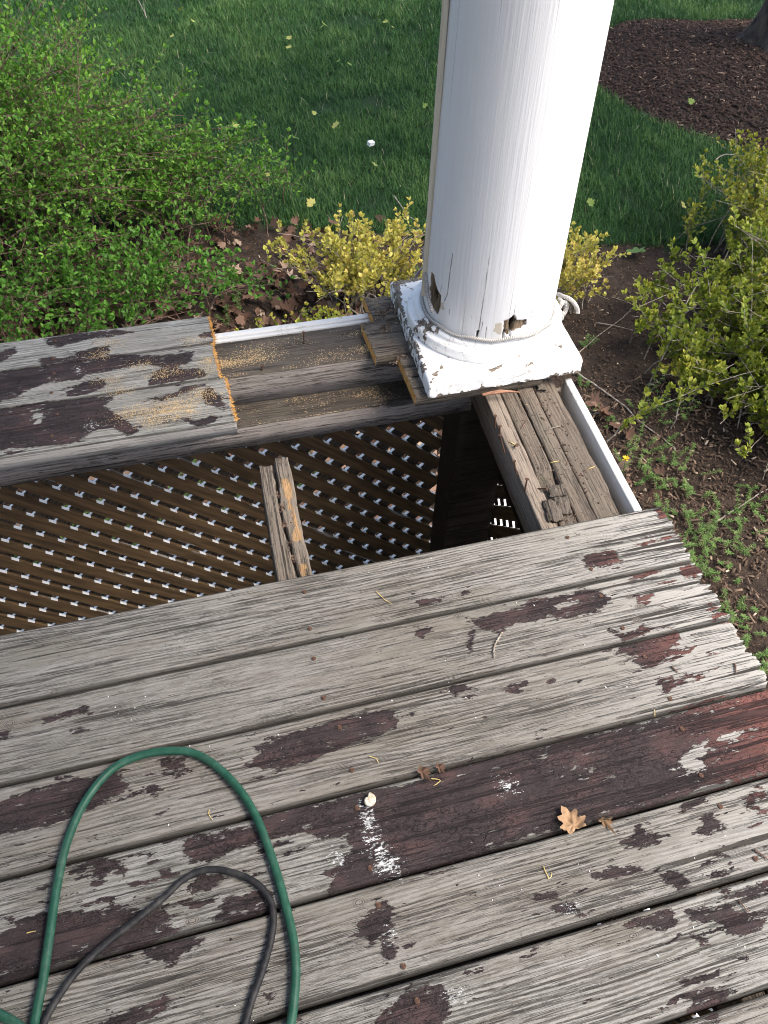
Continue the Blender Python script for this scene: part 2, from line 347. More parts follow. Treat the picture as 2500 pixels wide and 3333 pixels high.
for k_ in ('hose_green', 'hose_black'):
    nt = M[k_].node_tree; bs = nt.nodes['Principled BSDF']; src = bs.inputs['Base Color'].links[0].from_socket
    tc = nt.nodes.new('ShaderNodeTexCoord'); nz = nt.nodes.new('ShaderNodeTexNoise'); nz.inputs['Scale'].default_value = 38; nz.inputs['Detail'].default_value = 6; nz.inputs['Roughness'].default_value = .72
    nt.links.new(tc.outputs['Object'], nz.inputs['Vector']); mr = nt.nodes.new('ShaderNodeMapRange'); mr.inputs[1].default_value = .5; mr.inputs[2].default_value = .72; mr.inputs[4].default_value = .22; nt.links.new(nz.outputs['Fac'], mr.inputs[0])
    mx = nt.nodes.new('ShaderNodeMix'); mx.data_type = 'RGBA'; nt.links.new(mr.outputs[0], mx.inputs[0]); nt.links.new(src, mx.inputs[6]); mx.inputs[7].default_value = (.13, .13, .115, 1); nt.links.new(mx.outputs[2], bs.inputs['Base Color'])
def rope_mat():
    n = NT('grey_rope_fibre'); u = n.attr('ru'); v = n.attr('rv')
    s = n.M('MULTIPLY_ADD', n.M('SINE', n.M('ADD', n.M('MULTIPLY', u, 1400.0), n.M('MULTIPLY', v, 12.566))), .5, .5)
    a = n.noise(n.co(), 500, 3.0)
    col = n.mix(n.M('MULTIPLY', n.step(a, .4, .7), .6), n.mix(s, (.33, .31, .29), (.66, .65, .63)), (.3, .25, .2))
    return n.done(col, .9, n.bump(n.M('ADD', s, a), .0012))
M['rope'] = rope_mat()

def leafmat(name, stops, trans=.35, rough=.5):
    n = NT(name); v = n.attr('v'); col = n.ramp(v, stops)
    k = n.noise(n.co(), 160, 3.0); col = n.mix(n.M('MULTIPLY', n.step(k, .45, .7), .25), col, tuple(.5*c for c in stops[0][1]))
    n.done(col, rough)
    t = n.n.new('ShaderNodeBsdfTranslucent'); n.l.new(col, t.inputs[0]); mx = n.n.new('ShaderNodeMixShader'); mx.inputs[0].default_value = trans
    n.l.new(n.b.outputs[0], mx.inputs[1]); n.l.new(t.outputs[0], mx.inputs[2]); n.l.new(mx.outputs[0], n.n['Material Output'].inputs[0])
    return n.m
M['leaf_green'] = leafmat('shrub_green_leaf', [(0, (.030, .10, .015)), (.45, (.085, .22, .028)), (.78, (.18, .36, .045)), (1, (.30, .46, .09))])
M['leaf_yellow'] = leafmat('yellow_box_leaf', [(0, (.20, .24, .04)), (.4, (.46, .45, .08)), (.7, (.64, .55, .14)), (1, (.68, .42, .18))])
M['leaf_box'] = leafmat('boxwood_leaf', [(0, (.10, .16, .022)), (.4, (.22, .28, .035)), (.78, (.40, .39, .06)), (1, (.55, .31, .10))])
M['leaf_dry'] = leafmat('dry_maple_leaf', [(0, (.035, .019, .013)), (.4, (.115, .062, .040)), (.75, (.24, .150, .105)), (1, (.42, .33, .24))], .1, .75)
M['leaf_weed'] = leafmat('weed_leaf', [(0, (.07, .14, .035)), (.6, (.14, .24, .065)), (1, (.25, .34, .10))])
M['grass'] = leafmat('grass_blade', [(0, (.014, .050, .011)), (.5, (.042, .120, .026)), (.92, (.12, .22, .055)), (1, (.34, .34, .19))], .25)
M['leaf_fallen'] = leafmat('fallen_yellow_leaf', [(0, (.16, .26, .05)), (1, (.45, .42, .12))], .2)
M['leaf_tan'] = leafmat('tan_dry_leaf', [(0, (.25, .15, .08)), (1, (.43, .28, .165))], .15, .8)
M['stem'] = simple('brown_stem_bark', (.07, .04, .03), (.20, .13, .10), 60, .8)
M['twig'] = simple('pale_twig_bark', (.16, .13, .10), (.36, .32, .27), 80, .8)
M['needle'] = simple('yellow_pine_needle', (.42, .30, .10), (.6, .47, .2), 100, .7)
M['chip'] = leafmat('mulch_chip', [(0, (.022, .014, .011)), (.6, (.070, .042, .030)), (.93, (.13, .080, .055)), (1, (.30, .21, .14))], 0.0, .85)
M['crumb'] = leafmat('soil_crumb', [(0, (.035, .023, .016)), (.55, (.105, .070, .047)), (.88, (.24, .165, .115)), (1, (.46, .37, .27))], 0.0, .9)
M['sawdust'] = leafmat('sawdust_grain', [(0, (.36, .24, .11)), (1, (.60, .46, .26))], 0.0, .9)
M['bark'] = simple('tree_bark', (.02, .016, .013), (.085, .066, .05), 1, .9, .02, (14, 14, 3))
M['shell'] = simple('snail_shell', (.34, .26, .17), (.66, .60, .5), 260, .5, .0005)
M['plastic'] = simple('white_scrap', (.7, .7, .7), (.82, .82, .82), 30, .5)
M['paintchip'] = simple('white_paint_chip', (.66, .66, .64), (.8, .8, .79), 90, .6)
M['yellowflower'] = simple('yellow_petal', (.75, .5, .03), (.85, .62, .05), 60, .6)
M['house'] = simple('house_siding_paint', (.26, .26, .25), (.32, .32, .31), 3, .7)
def soilmat():
    n = NT('ground_soil_and_turf'); p = n.co(); a = n.noise(p, 9.0, 6.0, .65); b = n.noise(p, 120.0, 4.0, .7); L = n.attr('lawn')
    soil = n.mix(n.step(n.M('ADD', n.M('MULTIPLY', a, .5), n.M('MULTIPLY', b, .5)), .35, .65), (.026, .018, .013), (.085, .058, .041))
    turf = n.mix(n.step(b, .35, .65), (.012, .035, .012), (.035, .075, .028))
    return n.done(n.mix(L, soil, turf), .95, n.bump(b, .02))
M['ground'] = soilmat()
M['mulch'] = simple('mulch_bed_surface', (.012, .008, .007), (.045, .028, .021), 60, .95, .02)
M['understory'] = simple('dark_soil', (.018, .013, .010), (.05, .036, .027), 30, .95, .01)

# ------------------------------------------------------------------ marks on the boards, traced on the deck plane
def P(f, *pts): return np.array([at(*f(p))[:2] for p in pts])
PAINT = [
 # near boards
 P(c5,(1110,560),(1250,520),(1560,440),(1670,415),(1670,820),(1420,870),(1450,800),(1500,700),(1350,610),(1200,620),(1140,640)),
 P(c5,(790,640),(1100,580),(1120,650),(1000,690),(900,740),(800,700)), P(c5,(980,900),(1120,870),(1160,940),(1000,1000),(930,985)),
 P(c5,(370,780),(430,740),(510,730),(500,770),(440,800),(380,800)),
 P(c5,(-90,1090),(0,1050),(200,960),(440,955),(700,935),(740,970),(640,1050),(560,1100),(400,1140),(200,1190),(0,1270),(-90,1300)),
 P(c5,(-90,500),(0,480),(150,425),(300,385),(520,355),(560,420),(450,480),(300,540),(150,590),(0,615),(-90,640)),
 P(c5,(1100,240),(1300,170),(1500,110),(1700,80),(1700,160),(1500,230),(1350,300),(1200,340),(1060,320),(1130,280)),
 P(c5,(690,300),(800,290),(780,340),(700,330)), P(c5,(640,400),(690,410),(670,450),(630,440)),
 P(c5,(180,120),(370,65),(385,85),(280,110),(190,140)), P(c5,(-20,180),(40,170),(30,195),(-20,200)), P(c5,(310,165),(360,150),(385,165),(330,180)),
 P(c5,(620,1110),(720,1090),(870,1060),(880,1090),(790,1130),(740,1190),(690,1160),(620,1150)),
 P(c5,(570,1380),(680,1330),(725,1310),(715,1380),(620,1430),(520,1490),(380,1500),(480,1410)),
 P(c5,(1540,1000),(1600,960),(1659,900),(1690,930),(1690,1060),(1600,1080),(1550,1060)), P(c5,(1140,1310),(1180,1300),(1170,1340),(1145,1340)),
 P(c5,(850,810),(920,790),(940,830),(900,870),(850,850)), P(c5,(690,770),(740,765),(735,800),(700,800)), P(c5,(480,740),(510,730),(560,790),(530,800)),
 P(c6,(-10,425),(130,400),(250,345),(400,300),(560,260),(680,235),(740,225),(900,190),(1100,150),(1300,90),(1450,45),(1700,-10),(1760,310),(1540,385),(1420,400),(1260,440),(1150,500),(1000,530),(890,560),(700,600),(550,650),(300,740),(100,790),(-10,820)),
 P(c6,(1010,650),(1080,620),(1100,575),(1130,610),(1195,625),(1180,650),(1100,675),(1040,670)),
 P(c6,(1370,540),(1410,530),(1440,560),(1470,580),(1400,620),(1340,620),(1380,580)),
 P(c6,(1560,500),(1590,440),(1680,425),(1680,445),(1600,465),(1590,500),(1680,520),(1620,530)), P(c6,(1280,490),(1380,460),(1400,480),(1330,515),(1280,525)),
 P(c6,(900,790),(960,765),(1110,770),(1000,800),(930,820),(905,815)), P(c6,(1190,790),(1290,785),(1330,830),(1280,855),(1220,835)),
 P(c6,(645,890),(700,870),(745,865),(750,900),(660,905)), P(c6,(720,935),(790,910),(850,940),(855,965),(770,955),(730,950)),
 P(c6,(1410,780),(1480,770),(1490,785),(1410,800)), P(c6,(1405,700),(1440,697),(1480,712),(1440,712)),
 P(c6,(1050,1020),(1080,985),(1200,950),(1240,935),(1260,990),(1290,1000),(1220,1030),(1130,1015)),
 P(c6,(1310,950),(1400,935),(1490,920),(1500,960),(1620,960),(1640,1040),(1560,1060),(1500,1050),(1450,1000),(1320,990)),
 P(c6,(1490,900),(1540,860),(1700,810),(1700,850),(1600,890)),
 P(c6,(50,1340),(120,1280),(250,1270),(280,1340),(270,1400),(230,1470),(-60,1480),(0,1370)),
 P(c6,(1310,1310),(1400,1290),(1490,1285),(1480,1340),(1440,1370),(1310,1390),(1330,1350)), P(c6,(1280,1260),(1380,1220),(1400,1240),(1310,1270)),
 P(c6,(-10,1060),(60,1110),(40,1160),(-10,1150)), P(c6,(320,1170),(390,1150),(390,1165),(320,1185)), P(c6,(-10,80),(60,110),(50,160),(-10,170)),
 P(c6,(420,690),(520,640),(520,670),(440,700)), P(c6,(1330,1050),(1360,1050),(1390,1085),(1370,1090)),
 P(c4,(900,835),(1020,820),(1050,865),(1000,880),(895,888)), P(c4,(1290,885),(1370,880),(1395,905),(1330,935),(1300,925)),
 P(c4,(410,1095),(450,1105),(500,1090),(640,1050),(680,1030),(800,1010),(900,985),(950,980),(1000,1020),(980,1055),(900,1080),(780,1105),(760,1085),(700,1110),(600,1120),(540,1160),(470,1145),(430,1120)),
 P(c4,(190,1160),(220,1140),(265,1130),(260,1150),(230,1175),(195,1180)), P(c4,(430,1135),(445,1140),(425,1240),(405,1215)),
 P(c4,(1110,1200),(1280,1155),(1290,1180),(1240,1240),(1360,1215),(1300,1250),(1230,1260),(1180,1310),(1140,1305),(1130,1260),(1060,1245),(1025,1250),(1050,1210)),
 P(c4,(990,1140),(1060,1165),(1160,1130),(1190,1140),(1120,1180),(1060,1190),(1010,1160)), P(c4,(310,1390),(400,1375),(410,1395),(360,1420)),
 P(c4,(735,1365),(775,1350),(780,1360),(745,1375)), P(c4,(1210,1370),(1350,1335),(1290,1375),(1230,1410)), P(c4,(200,1030),(300,1020),(310,1030),(210,1045)),
 P(c4,(385,990),(420,985),(390,1015)), P(c4,(1085,940),(1130,910),(1200,900),(1150,930),(1100,945)), P(c4,(1100,800),(1290,745),(1270,765),(1120,795)),
 P(c4,(1190,645),(1240,630),(1270,670),(1210,690)), P(c4,(1110,1010),(1180,1000),(1160,1035),(1120,1045)), P(c4,(1440,1070),(1500,1050),(1500,1080),(1450,1095)),
 P(c4,(1290,760),(1330,740),(1330,765),(1295,780)), P(c4,(570,1385),(660,1360),(670,1370),(590,1400)),
 # far boards
 P(c3,(190,205),(300,185),(500,165),(575,172),(470,195),(400,200),(330,215),(240,240),(210,230)), P(c3,(170,290),(320,260),(470,230),(475,275),(300,300),(180,318)),
 P(c3,(-60,280),(60,240),(70,260),(30,290),(-60,320)), P(c3,(855,185),(930,165),(930,190),(870,200)),
 P(c3,(-60,355),(170,322),(300,300),(500,270),(700,275),(840,258),(820,300),(750,335),(680,320),(620,310),(560,325),(480,340),(370,360),(340,380),(200,390),(130,420),(70,455),(-60,490)),
 P(c3,(650,370),(690,330),(880,335),(890,365),(780,385),(640,405)), P(c3,(270,420),(380,385),(460,380),(450,410),(380,440),(300,450)),
 P(c3,(-60,520),(150,480),(350,460),(500,450),(450,490),(520,540),(600,600),(560,620),(480,580),(400,600),(300,660),(100,670),(-60,690)),
 P(c3,(870,440),(900,410),(950,450),(975,490),(940,500),(890,480)), P(c3,(640,460),(760,435),(800,410),(890,400),(760,450),(700,470)), P(c3,(760,540),(850,560),(930,530),(930,560),(850,580)),
]
BARE = [P(c6,(1330,240),(1450,190),(1620,160),(1600,190),(1480,230),(1400,260),(1370,300),(1400,330),(1300,340),(1270,300)), P(c6,(650,260),(710,250),(700,285),(650,290)),
 P(c6,(910,320),(950,315),(950,345),(890,345)), P(c6,(1258,808),(1278,812),(1275,838)), P(c4,(760,1048),(870,1022),(885,1040),(780,1065)), P(c3,(130,510),(190,500),(180,580),(150,570)),
 P(c3,(230,265),(330,240),(330,275),(240,290)), P(c6,(780,325),(840,320),(820,345),(790,345)), P(c5,(1380,640),(1500,620),(1520,700),(1430,760),(1330,720)), P(c6,(430,655),(470,650),(470,670),(440,675))]
WHITE = [P(lambda p: p,(1168,2622),(1195,2612),(1225,2690),(1255,2760),(1310,2825),(1290,2850),(1240,2850),(1210,2790),(1190,2700)), P(c6,(500,380),(550,375),(570,420),(520,435),(500,410)),
 P(c6,(775,920),(820,912),(840,935),(800,948)), P(c3,(330,332),(350,328),(356,345),(340,350)), P(c3,(370,575),(395,565),(412,582),(385,600)), P(c6,(20,1040),(35,1050),(30,1100),(18,1080)),
 P(c5,(1440,700),(1490,700),(1480,760),(1450,750)), P(c6,(280,1320),(340,1300),(330,1345),(290,1345))]
DUST = [(P(c3,(430,520),(560,490),(720,460),(780,450),(860,490),(860,530),(780,560),(700,590),(600,560),(520,560)), .40), (P(c3,(870,290),(920,260),(930,330),(880,330)), .5), (P(c3,(400,340),(600,290),(700,280),(560,330),(440,350)), .25)]
KNOTS = [at(*c4((1088,1012)))[:2], at(*c4((1125,1050)))[:2], at(*c4((1118,1110)))[:2], at(*c5((40,140)))[:2], at(*c5((830,990)))[:2], at(*c5((1410,30)))[:2], at(*c3((378,508)))[:2], at(*c5((770,365)))[:2], at(*c6((1075,1055)))[:2], at(*c4((370,1090)))[:2], at(*c5((1550,912)))[:2]]
def sdf(poly, X, Y):
    """signed distance, positive inside"""
    d = np.full(X.shape, 9.0); ins = np.zeros(X.shape, bool); n = len(poly)
    for i in range(n):
        a = poly[i]; b = poly[(i+1) % n]; e = b-a; px = X-a[0]; py = Y-a[1]
        t = np.clip((px*e[0]+py*e[1])/(e@e+1e-12), 0, 1); d = np.minimum(d, np.hypot(px-e[0]*t, py-e[1]*t))
        c = ((a[1] > Y) != (b[1] > Y)) & (X < (b[0]-a[0])*(Y-a[1])/(b[1]-a[1]+1e-12)+a[0]); ins ^= c
    return np.where(ins, d, -d)
def near(poly, X, Y, m=.08):
    return not (poly[:, 0].min() > X.max()+m or poly[:, 0].max() < X.min()-m or poly[:, 1].min() > Y.max()+m or poly[:, 1].max() < Y.min()-m)
def marks(X, Y):
    p = np.full(X.shape, -.08); w = np.full(X.shape, -.08); d = np.zeros(X.shape); k = np.full(X.shape, .1)
    for q in PAINT:
        if near(q, X, Y): p = np.maximum(p, sdf(q, X, Y))
    for q in BARE:
        if near(q, X, Y): p = np.minimum(p, -sdf(q, X, Y))
    for q in WHITE:
        if near(q, X, Y): w = np.maximum(w, sdf(q, X, Y))
    for q, s in DUST:
        if near(q, X, Y): d = np.maximum(d, s*np.clip(.5+sdf(q, X, Y)/.04, 0, 1))
    for q in KNOTS: k = np.minimum(k, np.hypot((X-q[0])*.75, (Y-q[1])*1.2))
    return dict(paint=p, white=w, dust=d, knot=k)

# ------------------------------------------------------------------ a board: local X is the grain, length L, width Wd, top at z=0
def board(name, parent, org, ang, L, Wd, th, mats, du=.02, dv=.01, r=.003, jag0=None, jag1=None, attrs=None, rag=0.0, ragside=0, wob=.0006, seed=0, capmat=None, pitch=0.0, sidemat=None, deform=None, topz=None):
    nu = max(2, int(L/du)+1); nv = max(2, int(Wd/dv)+1)
    top = [(0, -r), (r*.35, -r*.35)] + [(r+(Wd-2*r)*i/(nv-1), 0) for i in range(nv)] + [(Wd-r*.35, -r*.35), (Wd, -r)]
    ring = [(0, -th), (0, -th*.5)] + top + [(Wd, -th*.5), (Wd, -th)]
    R_ = np.array(ring); nr = len(R_)
    t = np.linspace(0, 1, nu)[:, None]
    v = np.repeat(R_[None, :, 0], nu, 0); z = np.repeat(R_[None, :, 1], nu, 0)
    j0 = jag0(R_[:, 0]) if jag0 else np.zeros(nr); j1 = jag1(R_[:, 0]) if jag1 else np.zeros(nr)
    u = (0+j0)[None, :]*(1-t) + (L+j1)[None, :]*t
    e = (fbm(u*7, 0*u+3.3+seed, seed+5)-.5)
    if rag:
        s0 = np.where(v < Wd*.2, 1.0, 0.0) if ragside <= 0 else 0*v; s1 = np.where(v > Wd*.8, 1.0, 0.0) if ragside >= 0 else 0*v
        v = v + s0*rag*(fbm(u*22, 0*u+1, seed+11, 5)-.4)*2 - s1*rag*np.abs(fbm(u*22, 0*u+7, seed+12, 5)-.35)*2
    else: v = v + e*.0016
    tm = z > -r*1.01
    z = z + tm*(fbm(u*5, v*40, seed+21)-.5)*wob*2
    if topz is not None: z = z + tm*topz(u, v)
    if deform: u, v, z = deform(u, v, z)
    V = np.stack([u, v, z], -1).reshape(-1, 3)
    i, j = np.meshgrid(np.arange(nu-1), np.arange(nr), indexing='ij'); jn = (j+1) % nr
    Fq = np.stack([i*nr+j, i*nr+jn, (i+1)*nr+jn, (i+1)*nr+j], -1).reshape(-1, 4)
    Fq = Fq[:, ::-1]
    # end caps: strips between the top run and the bottom
    caps = []
    def cap(base, flip):
        top_ids = list(range(2, nr-2)); bl, br = 0, nr-1
        # extra bottom verts under each top vertex
        return top_ids
    Vl = [V]; nV = len(V); capF = []
    for base, flip in ((0, False), ((nu-1)*nr, True)):
        ids = np.arange(1, nr-1)
        tv = V[base+ids]; bv = tv.copy(); bv[:, 2] = -th
        if base: bv[:, 0] -= .002*rng.random(len(bv))
        Vl.append(bv); b0 = nV; nV += len(bv)
        for k in range(len(ids)-1):
            q = [base+ids[k], base+ids[k+1], b0+k+1, b0+k]
            capF.append(q if not flip else q[::-1])
    V = np.concatenate(Vl); Fc = np.concatenate([Fq, np.array(capF)])
    mi = np.zeros(len(Fc), int)
    if sidemat is not None:
        jj = j.ravel(); mi[:len(Fq)][(jj <= 1)] = sidemat
    if capmat is not None: mi[len(Fq):] = capmat
    Mx = Matrix.Translation(org) @ Matrix.Rotation(ang, 4, 'Z') @ Matrix.Rotation(pitch, 4, 'Y')
    Wm = np.array(Mx); PW = V@Wm[:3, :3].T + Wm[:3, 3]
    A = attrs(PW[:, 0], PW[:, 1], V) if attrs else {}
    sm = np.zeros(len(Fc), bool); sm[:len(Fq)] = True
    o = mesh(name, V, Fc, mats, parent, mi, A, sm, Mx)
    return o

# ------------------------------------------------------------------ DECK
deck = empty('porch_deck', (0, 0, 0)); tag(deck, 'weathered porch deck of grey boards with flaking maroon paint and a sawn out hole', 'porch deck')
SK = .078
def skx(x, y): return x + SK*(y-1.0)
def deck_attrs(fl):
    def f(X, Y, V):
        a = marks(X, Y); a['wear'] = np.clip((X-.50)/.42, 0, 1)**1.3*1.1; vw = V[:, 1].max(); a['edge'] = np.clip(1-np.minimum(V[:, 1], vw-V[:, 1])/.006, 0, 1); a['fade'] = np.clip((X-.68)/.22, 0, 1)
        a['fade'] = np.where(Y > 1.3, 0, a['fade']); a['flake'] = np.full(X.shape, fl)+.25*np.clip((X-.6)/.3, 0, 1); return a
    return f
ys = [1.0095, .8585, .717, .571, .4285, .2955, .155, .010, -.134, -.278, -.422, -.566, -.71, -.854, -1.0, -1.15]
gap = [.003, .0045, .0045, .0055, .0065, .0075, .0075] + [.006]*12
flk = [-.25, -.2, .05, .40, -.05, .10, .0, .1, .1] + [.1]*10
lab = ['pale grey board along the edge of the hole, split at its right end', 'grey board with a long ragged maroon paint patch', 'grey board with brick red paint flakes near its end',
       'board still mostly covered in cracked maroon paint', None, None, None]
LEFT = -2.2
for k in range(len(ys)-1):
    y1 = ys[k]; y0 = ys[k+1]+gap[k+1 if k+1 < len(gap) else -1]; fine = k < 7
    ang = 0.0
    def jag(v, k=k, y0=y0):
        yy = y0+v
        a = (fbm(yy*90, yy*0+k, 31, 4)-.5)*.020 + (vn(yy*420, yy*0, 33)-.5)*.008
        a = a - .035*np.clip(vn(yy*160, yy*0+k*3.1, 37)-.78, 0, 1)/.22
        return a + SK*.55*(yy-1.0)
    xe = .912 if k < 3 else .955
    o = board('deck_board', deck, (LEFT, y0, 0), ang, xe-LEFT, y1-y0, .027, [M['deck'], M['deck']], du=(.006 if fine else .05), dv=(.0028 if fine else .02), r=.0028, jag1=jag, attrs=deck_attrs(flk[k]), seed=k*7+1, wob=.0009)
    if k < len(lab) and lab[k]: o['label'] = lab[k]
# far boards with the saw cut
fy = [1.884, 1.768, 1.631, 1.470]
for k in range(3):
    y1 = fy[k]; y0 = fy[k+1]+(.0022 if k < 2 else 0)
    xe = (.106, .100, .110)[k]
    def jagf(v, k=k): return .002*(fbm(v*200, v*0+k, 51)-.5)+ (.004*np.clip(vn(v*260, v*0, 53)-.6, 0, 1) if k == 2 else 0) - (.02*(v-.07) if k == 2 else .04*(v-.06))*0 + (-.10*(v-.161) if k == 2 else 0)*1.0*(.06)
    lft = -2.2
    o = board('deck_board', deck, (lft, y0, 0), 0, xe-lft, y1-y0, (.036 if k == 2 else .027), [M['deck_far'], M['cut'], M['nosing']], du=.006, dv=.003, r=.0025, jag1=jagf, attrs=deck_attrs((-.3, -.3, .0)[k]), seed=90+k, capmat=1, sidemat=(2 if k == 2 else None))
    o['label'] = ('outer board of the far strip with lichen spots, sawn off at the hole', 'middle sawn board with a large smooth maroon patch', 'inner sawn board sprinkled with yellow sawdust')[k]

def dust_attr(dens, red=None):
    def f(X, Y, V):
        d = dens*np.clip(fbm(X*9, Y*14, 77)*1.6-.45, 0, 1); return dict(dust=np.where(V[:, 2] > -.004, d, 0), wear=np.full(X.shape, .15), fresh=np.zeros(X.shape))
    return f
# outer rim joist A, ledger B, white fascia
o = board('rim_joist', deck, (-2.2, 1.661, -.028), 0, 2.86, .143, .087, [M['dirtytop'], M['greybeam'], M['greybeam']], du=.02, dv=.012, sidemat=2, capmat=1, attrs=dust_attr(.34), rag=.002, seed=201); o['label'] = 'grey rim joist dusted with sawdust'
o = board('ledger_beam', deck, (-2.2, 1.580, -.1155), 0, 2.92, .130, .066, [M['dirtytop'], M['greybeam'], M['greybeam']], du=.02, dv=.012, sidemat=2, capmat=1, attrs=dust_attr(.30), rag=.003, seed=203)
o = board('fascia_board', deck, (-2.2, 1.806, -.026), 0, 2.95, .012, .13, [M['whitetrim']], du=.05, dv=.006, r=.002, attrs=lambda X, Y, V: dict(chip=np.full(X.shape, -.02)), seed=205); o['label'] = 'white fascia along the far edge'
o = board('fascia_cap', deck, (-2.2, 1.8185, -.022), 0, 2.97, .019, .16, [M['whitetrim']], du=.05, dv=.006, r=.002, attrs=lambda X, Y, V: dict(chip=np.full(X.shape, -.02)), seed=206)
# beams on the right, running away from the deck under the column
A2 = math.pi/2 - math.atan(SK)
def rbeam(name, xa, w, z, th, m, seed, y0=-1.1, y1=1.86, **kw):
    Lg = (y1-y0)/math.cos(math.atan(SK))
    # xa: left edge at y=1.454 ; local v points to -X after a 90 deg turn, so start from the right edge
    xr = xa+w+SK*(y0-1.454)
    return board(name, deck, (xr, y0, z), A2, Lg, w, th, m, du=.015, dv=.008, seed=seed, **kw)
rb = lambda X, Y, V: dict(dust=0*X, wear=np.full(X.shape, .25), fresh=np.zeros(X.shape))
o = rbeam('side_joist', .695, .039, -.028, .089, [M['tan']], 301, attrs=rb, rag=.0015, r=.003); o['label'] = 'cleaner tan joist with rusty nails standing along its edge'
o = rbeam('side_joist', .7362, .040, -.030, .087, [M['beam']], 303, attrs=rb, rag=.002, topz=lambda u, v: -.022*np.clip(1-np.abs(u-(1.16+1.1))/.05, 0, 1)*fbm(u*60, v*60, 3)*1.5)
o = rbeam('side_joist', .7780, .0405, -.029, .087, [M['beam']], 305, attrs=rb, rag=.002)
o = rbeam('side_joist', .8205, .056, -.031, .087, [M['beam']], 307, attrs=rb, rag=.004, ragside=-1)
o = rbeam('fascia_board', .899, .019, -.020, .16, [M['whitetrim']], 309, attrs=lambda X, Y, V: dict(chip=np.full(X.shape, -.02)), y1=1.462); o['label'] = 'white fascia along the right side'
# rotten joist stub in the hole, cleft along its middle
def stub_attr(X, Y, V):
    u, v = V[:, 0], V[:, 1]            # u runs away from the deck, v from right to left
    fr = np.clip(1.2-np.abs(v-.015)/.016, 0, 1)*((u > .52) & (u < .90))*.62
    fr = np.where((u > .66) & (u < .72), fr*.4, fr)*(.55+.9*fbm(u*30, v*90, 5))
    return dict(wear=np.full(X.shape, .35), fresh=np.where(V[:, 2] > -.03, fr, 0), dust=0*X)
def stub_top(u, v):
    c = .034 + .006*(fbm(u*14, 0*u, 61)-.5)*2 - .012*np.clip((.80-u)/.2, 0, 1)
    wdt = .0020 + .0055*np.clip(fbm(u*17, 0*u+4, 63)*1.9-.85, 0, 1)
    z = -.022*np.clip(1.4-np.abs(v-c)/wdt, 0, 1)*np.clip((u-.50)/.15, .15, 1)
    return z - .008*np.clip(fbm(u*40, v*130, 67)-.5, 0, 1)*2*np.clip((.9-u)*9, 0, 1)*np.where(v < c, 1.0, .25)
sl_ = .060
def stubjag(v): return np.where(v > .034, -.012, .006) + .006*(vn(v*400, v*0, 71)-.5)
o = board('joist_stub', deck, (.2045-sl_*(1.35-.40), .40, -.028), math.pi/2-math.atan(sl_), .957, .067, .09, [M['rot']], du=.004, dv=.0022, r=.002, attrs=stub_attr, topz=stub_top, jag1=stubjag, rag=.0018, seed=71, wob=.002)
o['label'] = 'rotten joist stub split down its middle with orange inner wood'
o = board('joist_stub', deck, (-.520, .40, -.028), math.pi/2-.03, .84, .05, .09, [M['rot']], du=.02, dv=.01, attrs=rb, seed=73)
# boards sawn off just left of the column and rotting
STUB_ATTR = lambda X, Y, V: dict(wear=np.full(X.shape, .15), fresh=np.clip(fbm(X*90, Y*90, 81)*1.6-.62, 0, 1)*.7, dust=0*X)
def cutstub(xa, xb, y0, y1, seed, z=0.0, sk0=0.0, t=.027):
    rot = lambda u, v: -.010*np.clip(fbm(u*38, v*38, seed)*2.4-1.15, 0, 1)
    return board('sawn_board_end', deck, (xa, y0, z), 0, xb-xa, y1-y0, t, [M['rot'], M['cut']], du=.004, dv=.004, r=.002, attrs=STUB_ATTR, topz=rot, jag0=lambda v: -sk0*(v)+.0015*(vn(v*500, v*0, seed)-.5), capmat=1, seed=seed, wob=.0006)
q0 = at(*c8((1105, 180)), 0); q1 = at(*c8((1165, 480)), 0); q2 = at(*c8((1285, 465)), 0); q3 = at(*c8((1390, 722)), 0)
cutstub(q0[0]-.002, .80, 1.770, 1.876, 401); cutstub(q1[0]-.006, .80, q1[1], 1.768, 402); cutstub(q3[0], .78, q3[1], 1.632, 403, sk0=-.02)
cutstub(.60, .84, 1.460, 1.475, 405, z=-.006, t=.02)
# corner post
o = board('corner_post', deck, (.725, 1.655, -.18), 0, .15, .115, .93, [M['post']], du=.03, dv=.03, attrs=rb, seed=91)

o = board('added_dark_board', deck, (.872+.006+SK*(-1.1-1.454), -1.1, -.125), A2, 2.90, .014, .42, [M['post']], du=.05, dv=.01, attrs=rb, seed=95)  # dark board added above the side lattice to darken the hole
# nails
def nail(parent, p, h, tilt, r=.0018, head=True):
    n = 8; V = []; Fc = []
    a = np.arange(n)/n*2*np.pi
    rr = [r, r] + ([r*2.4, r*2.4] if head else []); zz = [-.006, h] + ([h, h+.0012] if head else [])
    for q, z in zip(rr, zz):
        for t in a: V.append((q*math.cos(t), q*math.sin(t), z))
    for k in range(len(rr)-1):
        for i in range(n): Fc.append((k*n+i, k*n+(i+1) % n, (k+1)*n+(i+1) % n, (k+1)*n+i))
    Fc.append(tuple(range((len(rr)-1)*n, len(rr)*n)))
    return mesh('nail', V, Fc, M['rust'], parent, mat=Matrix.Translation(p) @ Matrix.Rotation(tilt[0], 4, 'X') @ Matrix.Rotation(tilt[1], 4, 'Y'))
for (a, b), h, t in [((310, 520), .030, (-.1, -.1)), ((355, 620), .030, (-.2, -.1)), ((390, 740), .040, (-.35, -.25)), ((500, 940), .03, (-.3, -.2)), ((578, 1090), .030, (-.05, 0)), ((700, 1080), .02, (.9, .6)), ((480, 700), .012, (.6, .2))]:
    p = at(*cS((a, b)), -.028); nail(deck, p, h, t)
for (a, b), h, t in [((718, 405), .035, (.05, 0)), ((466, 565), .014, (0, .1))]:
    p = at(*c8((a, b)), -.028); nail(deck, p, h, t)
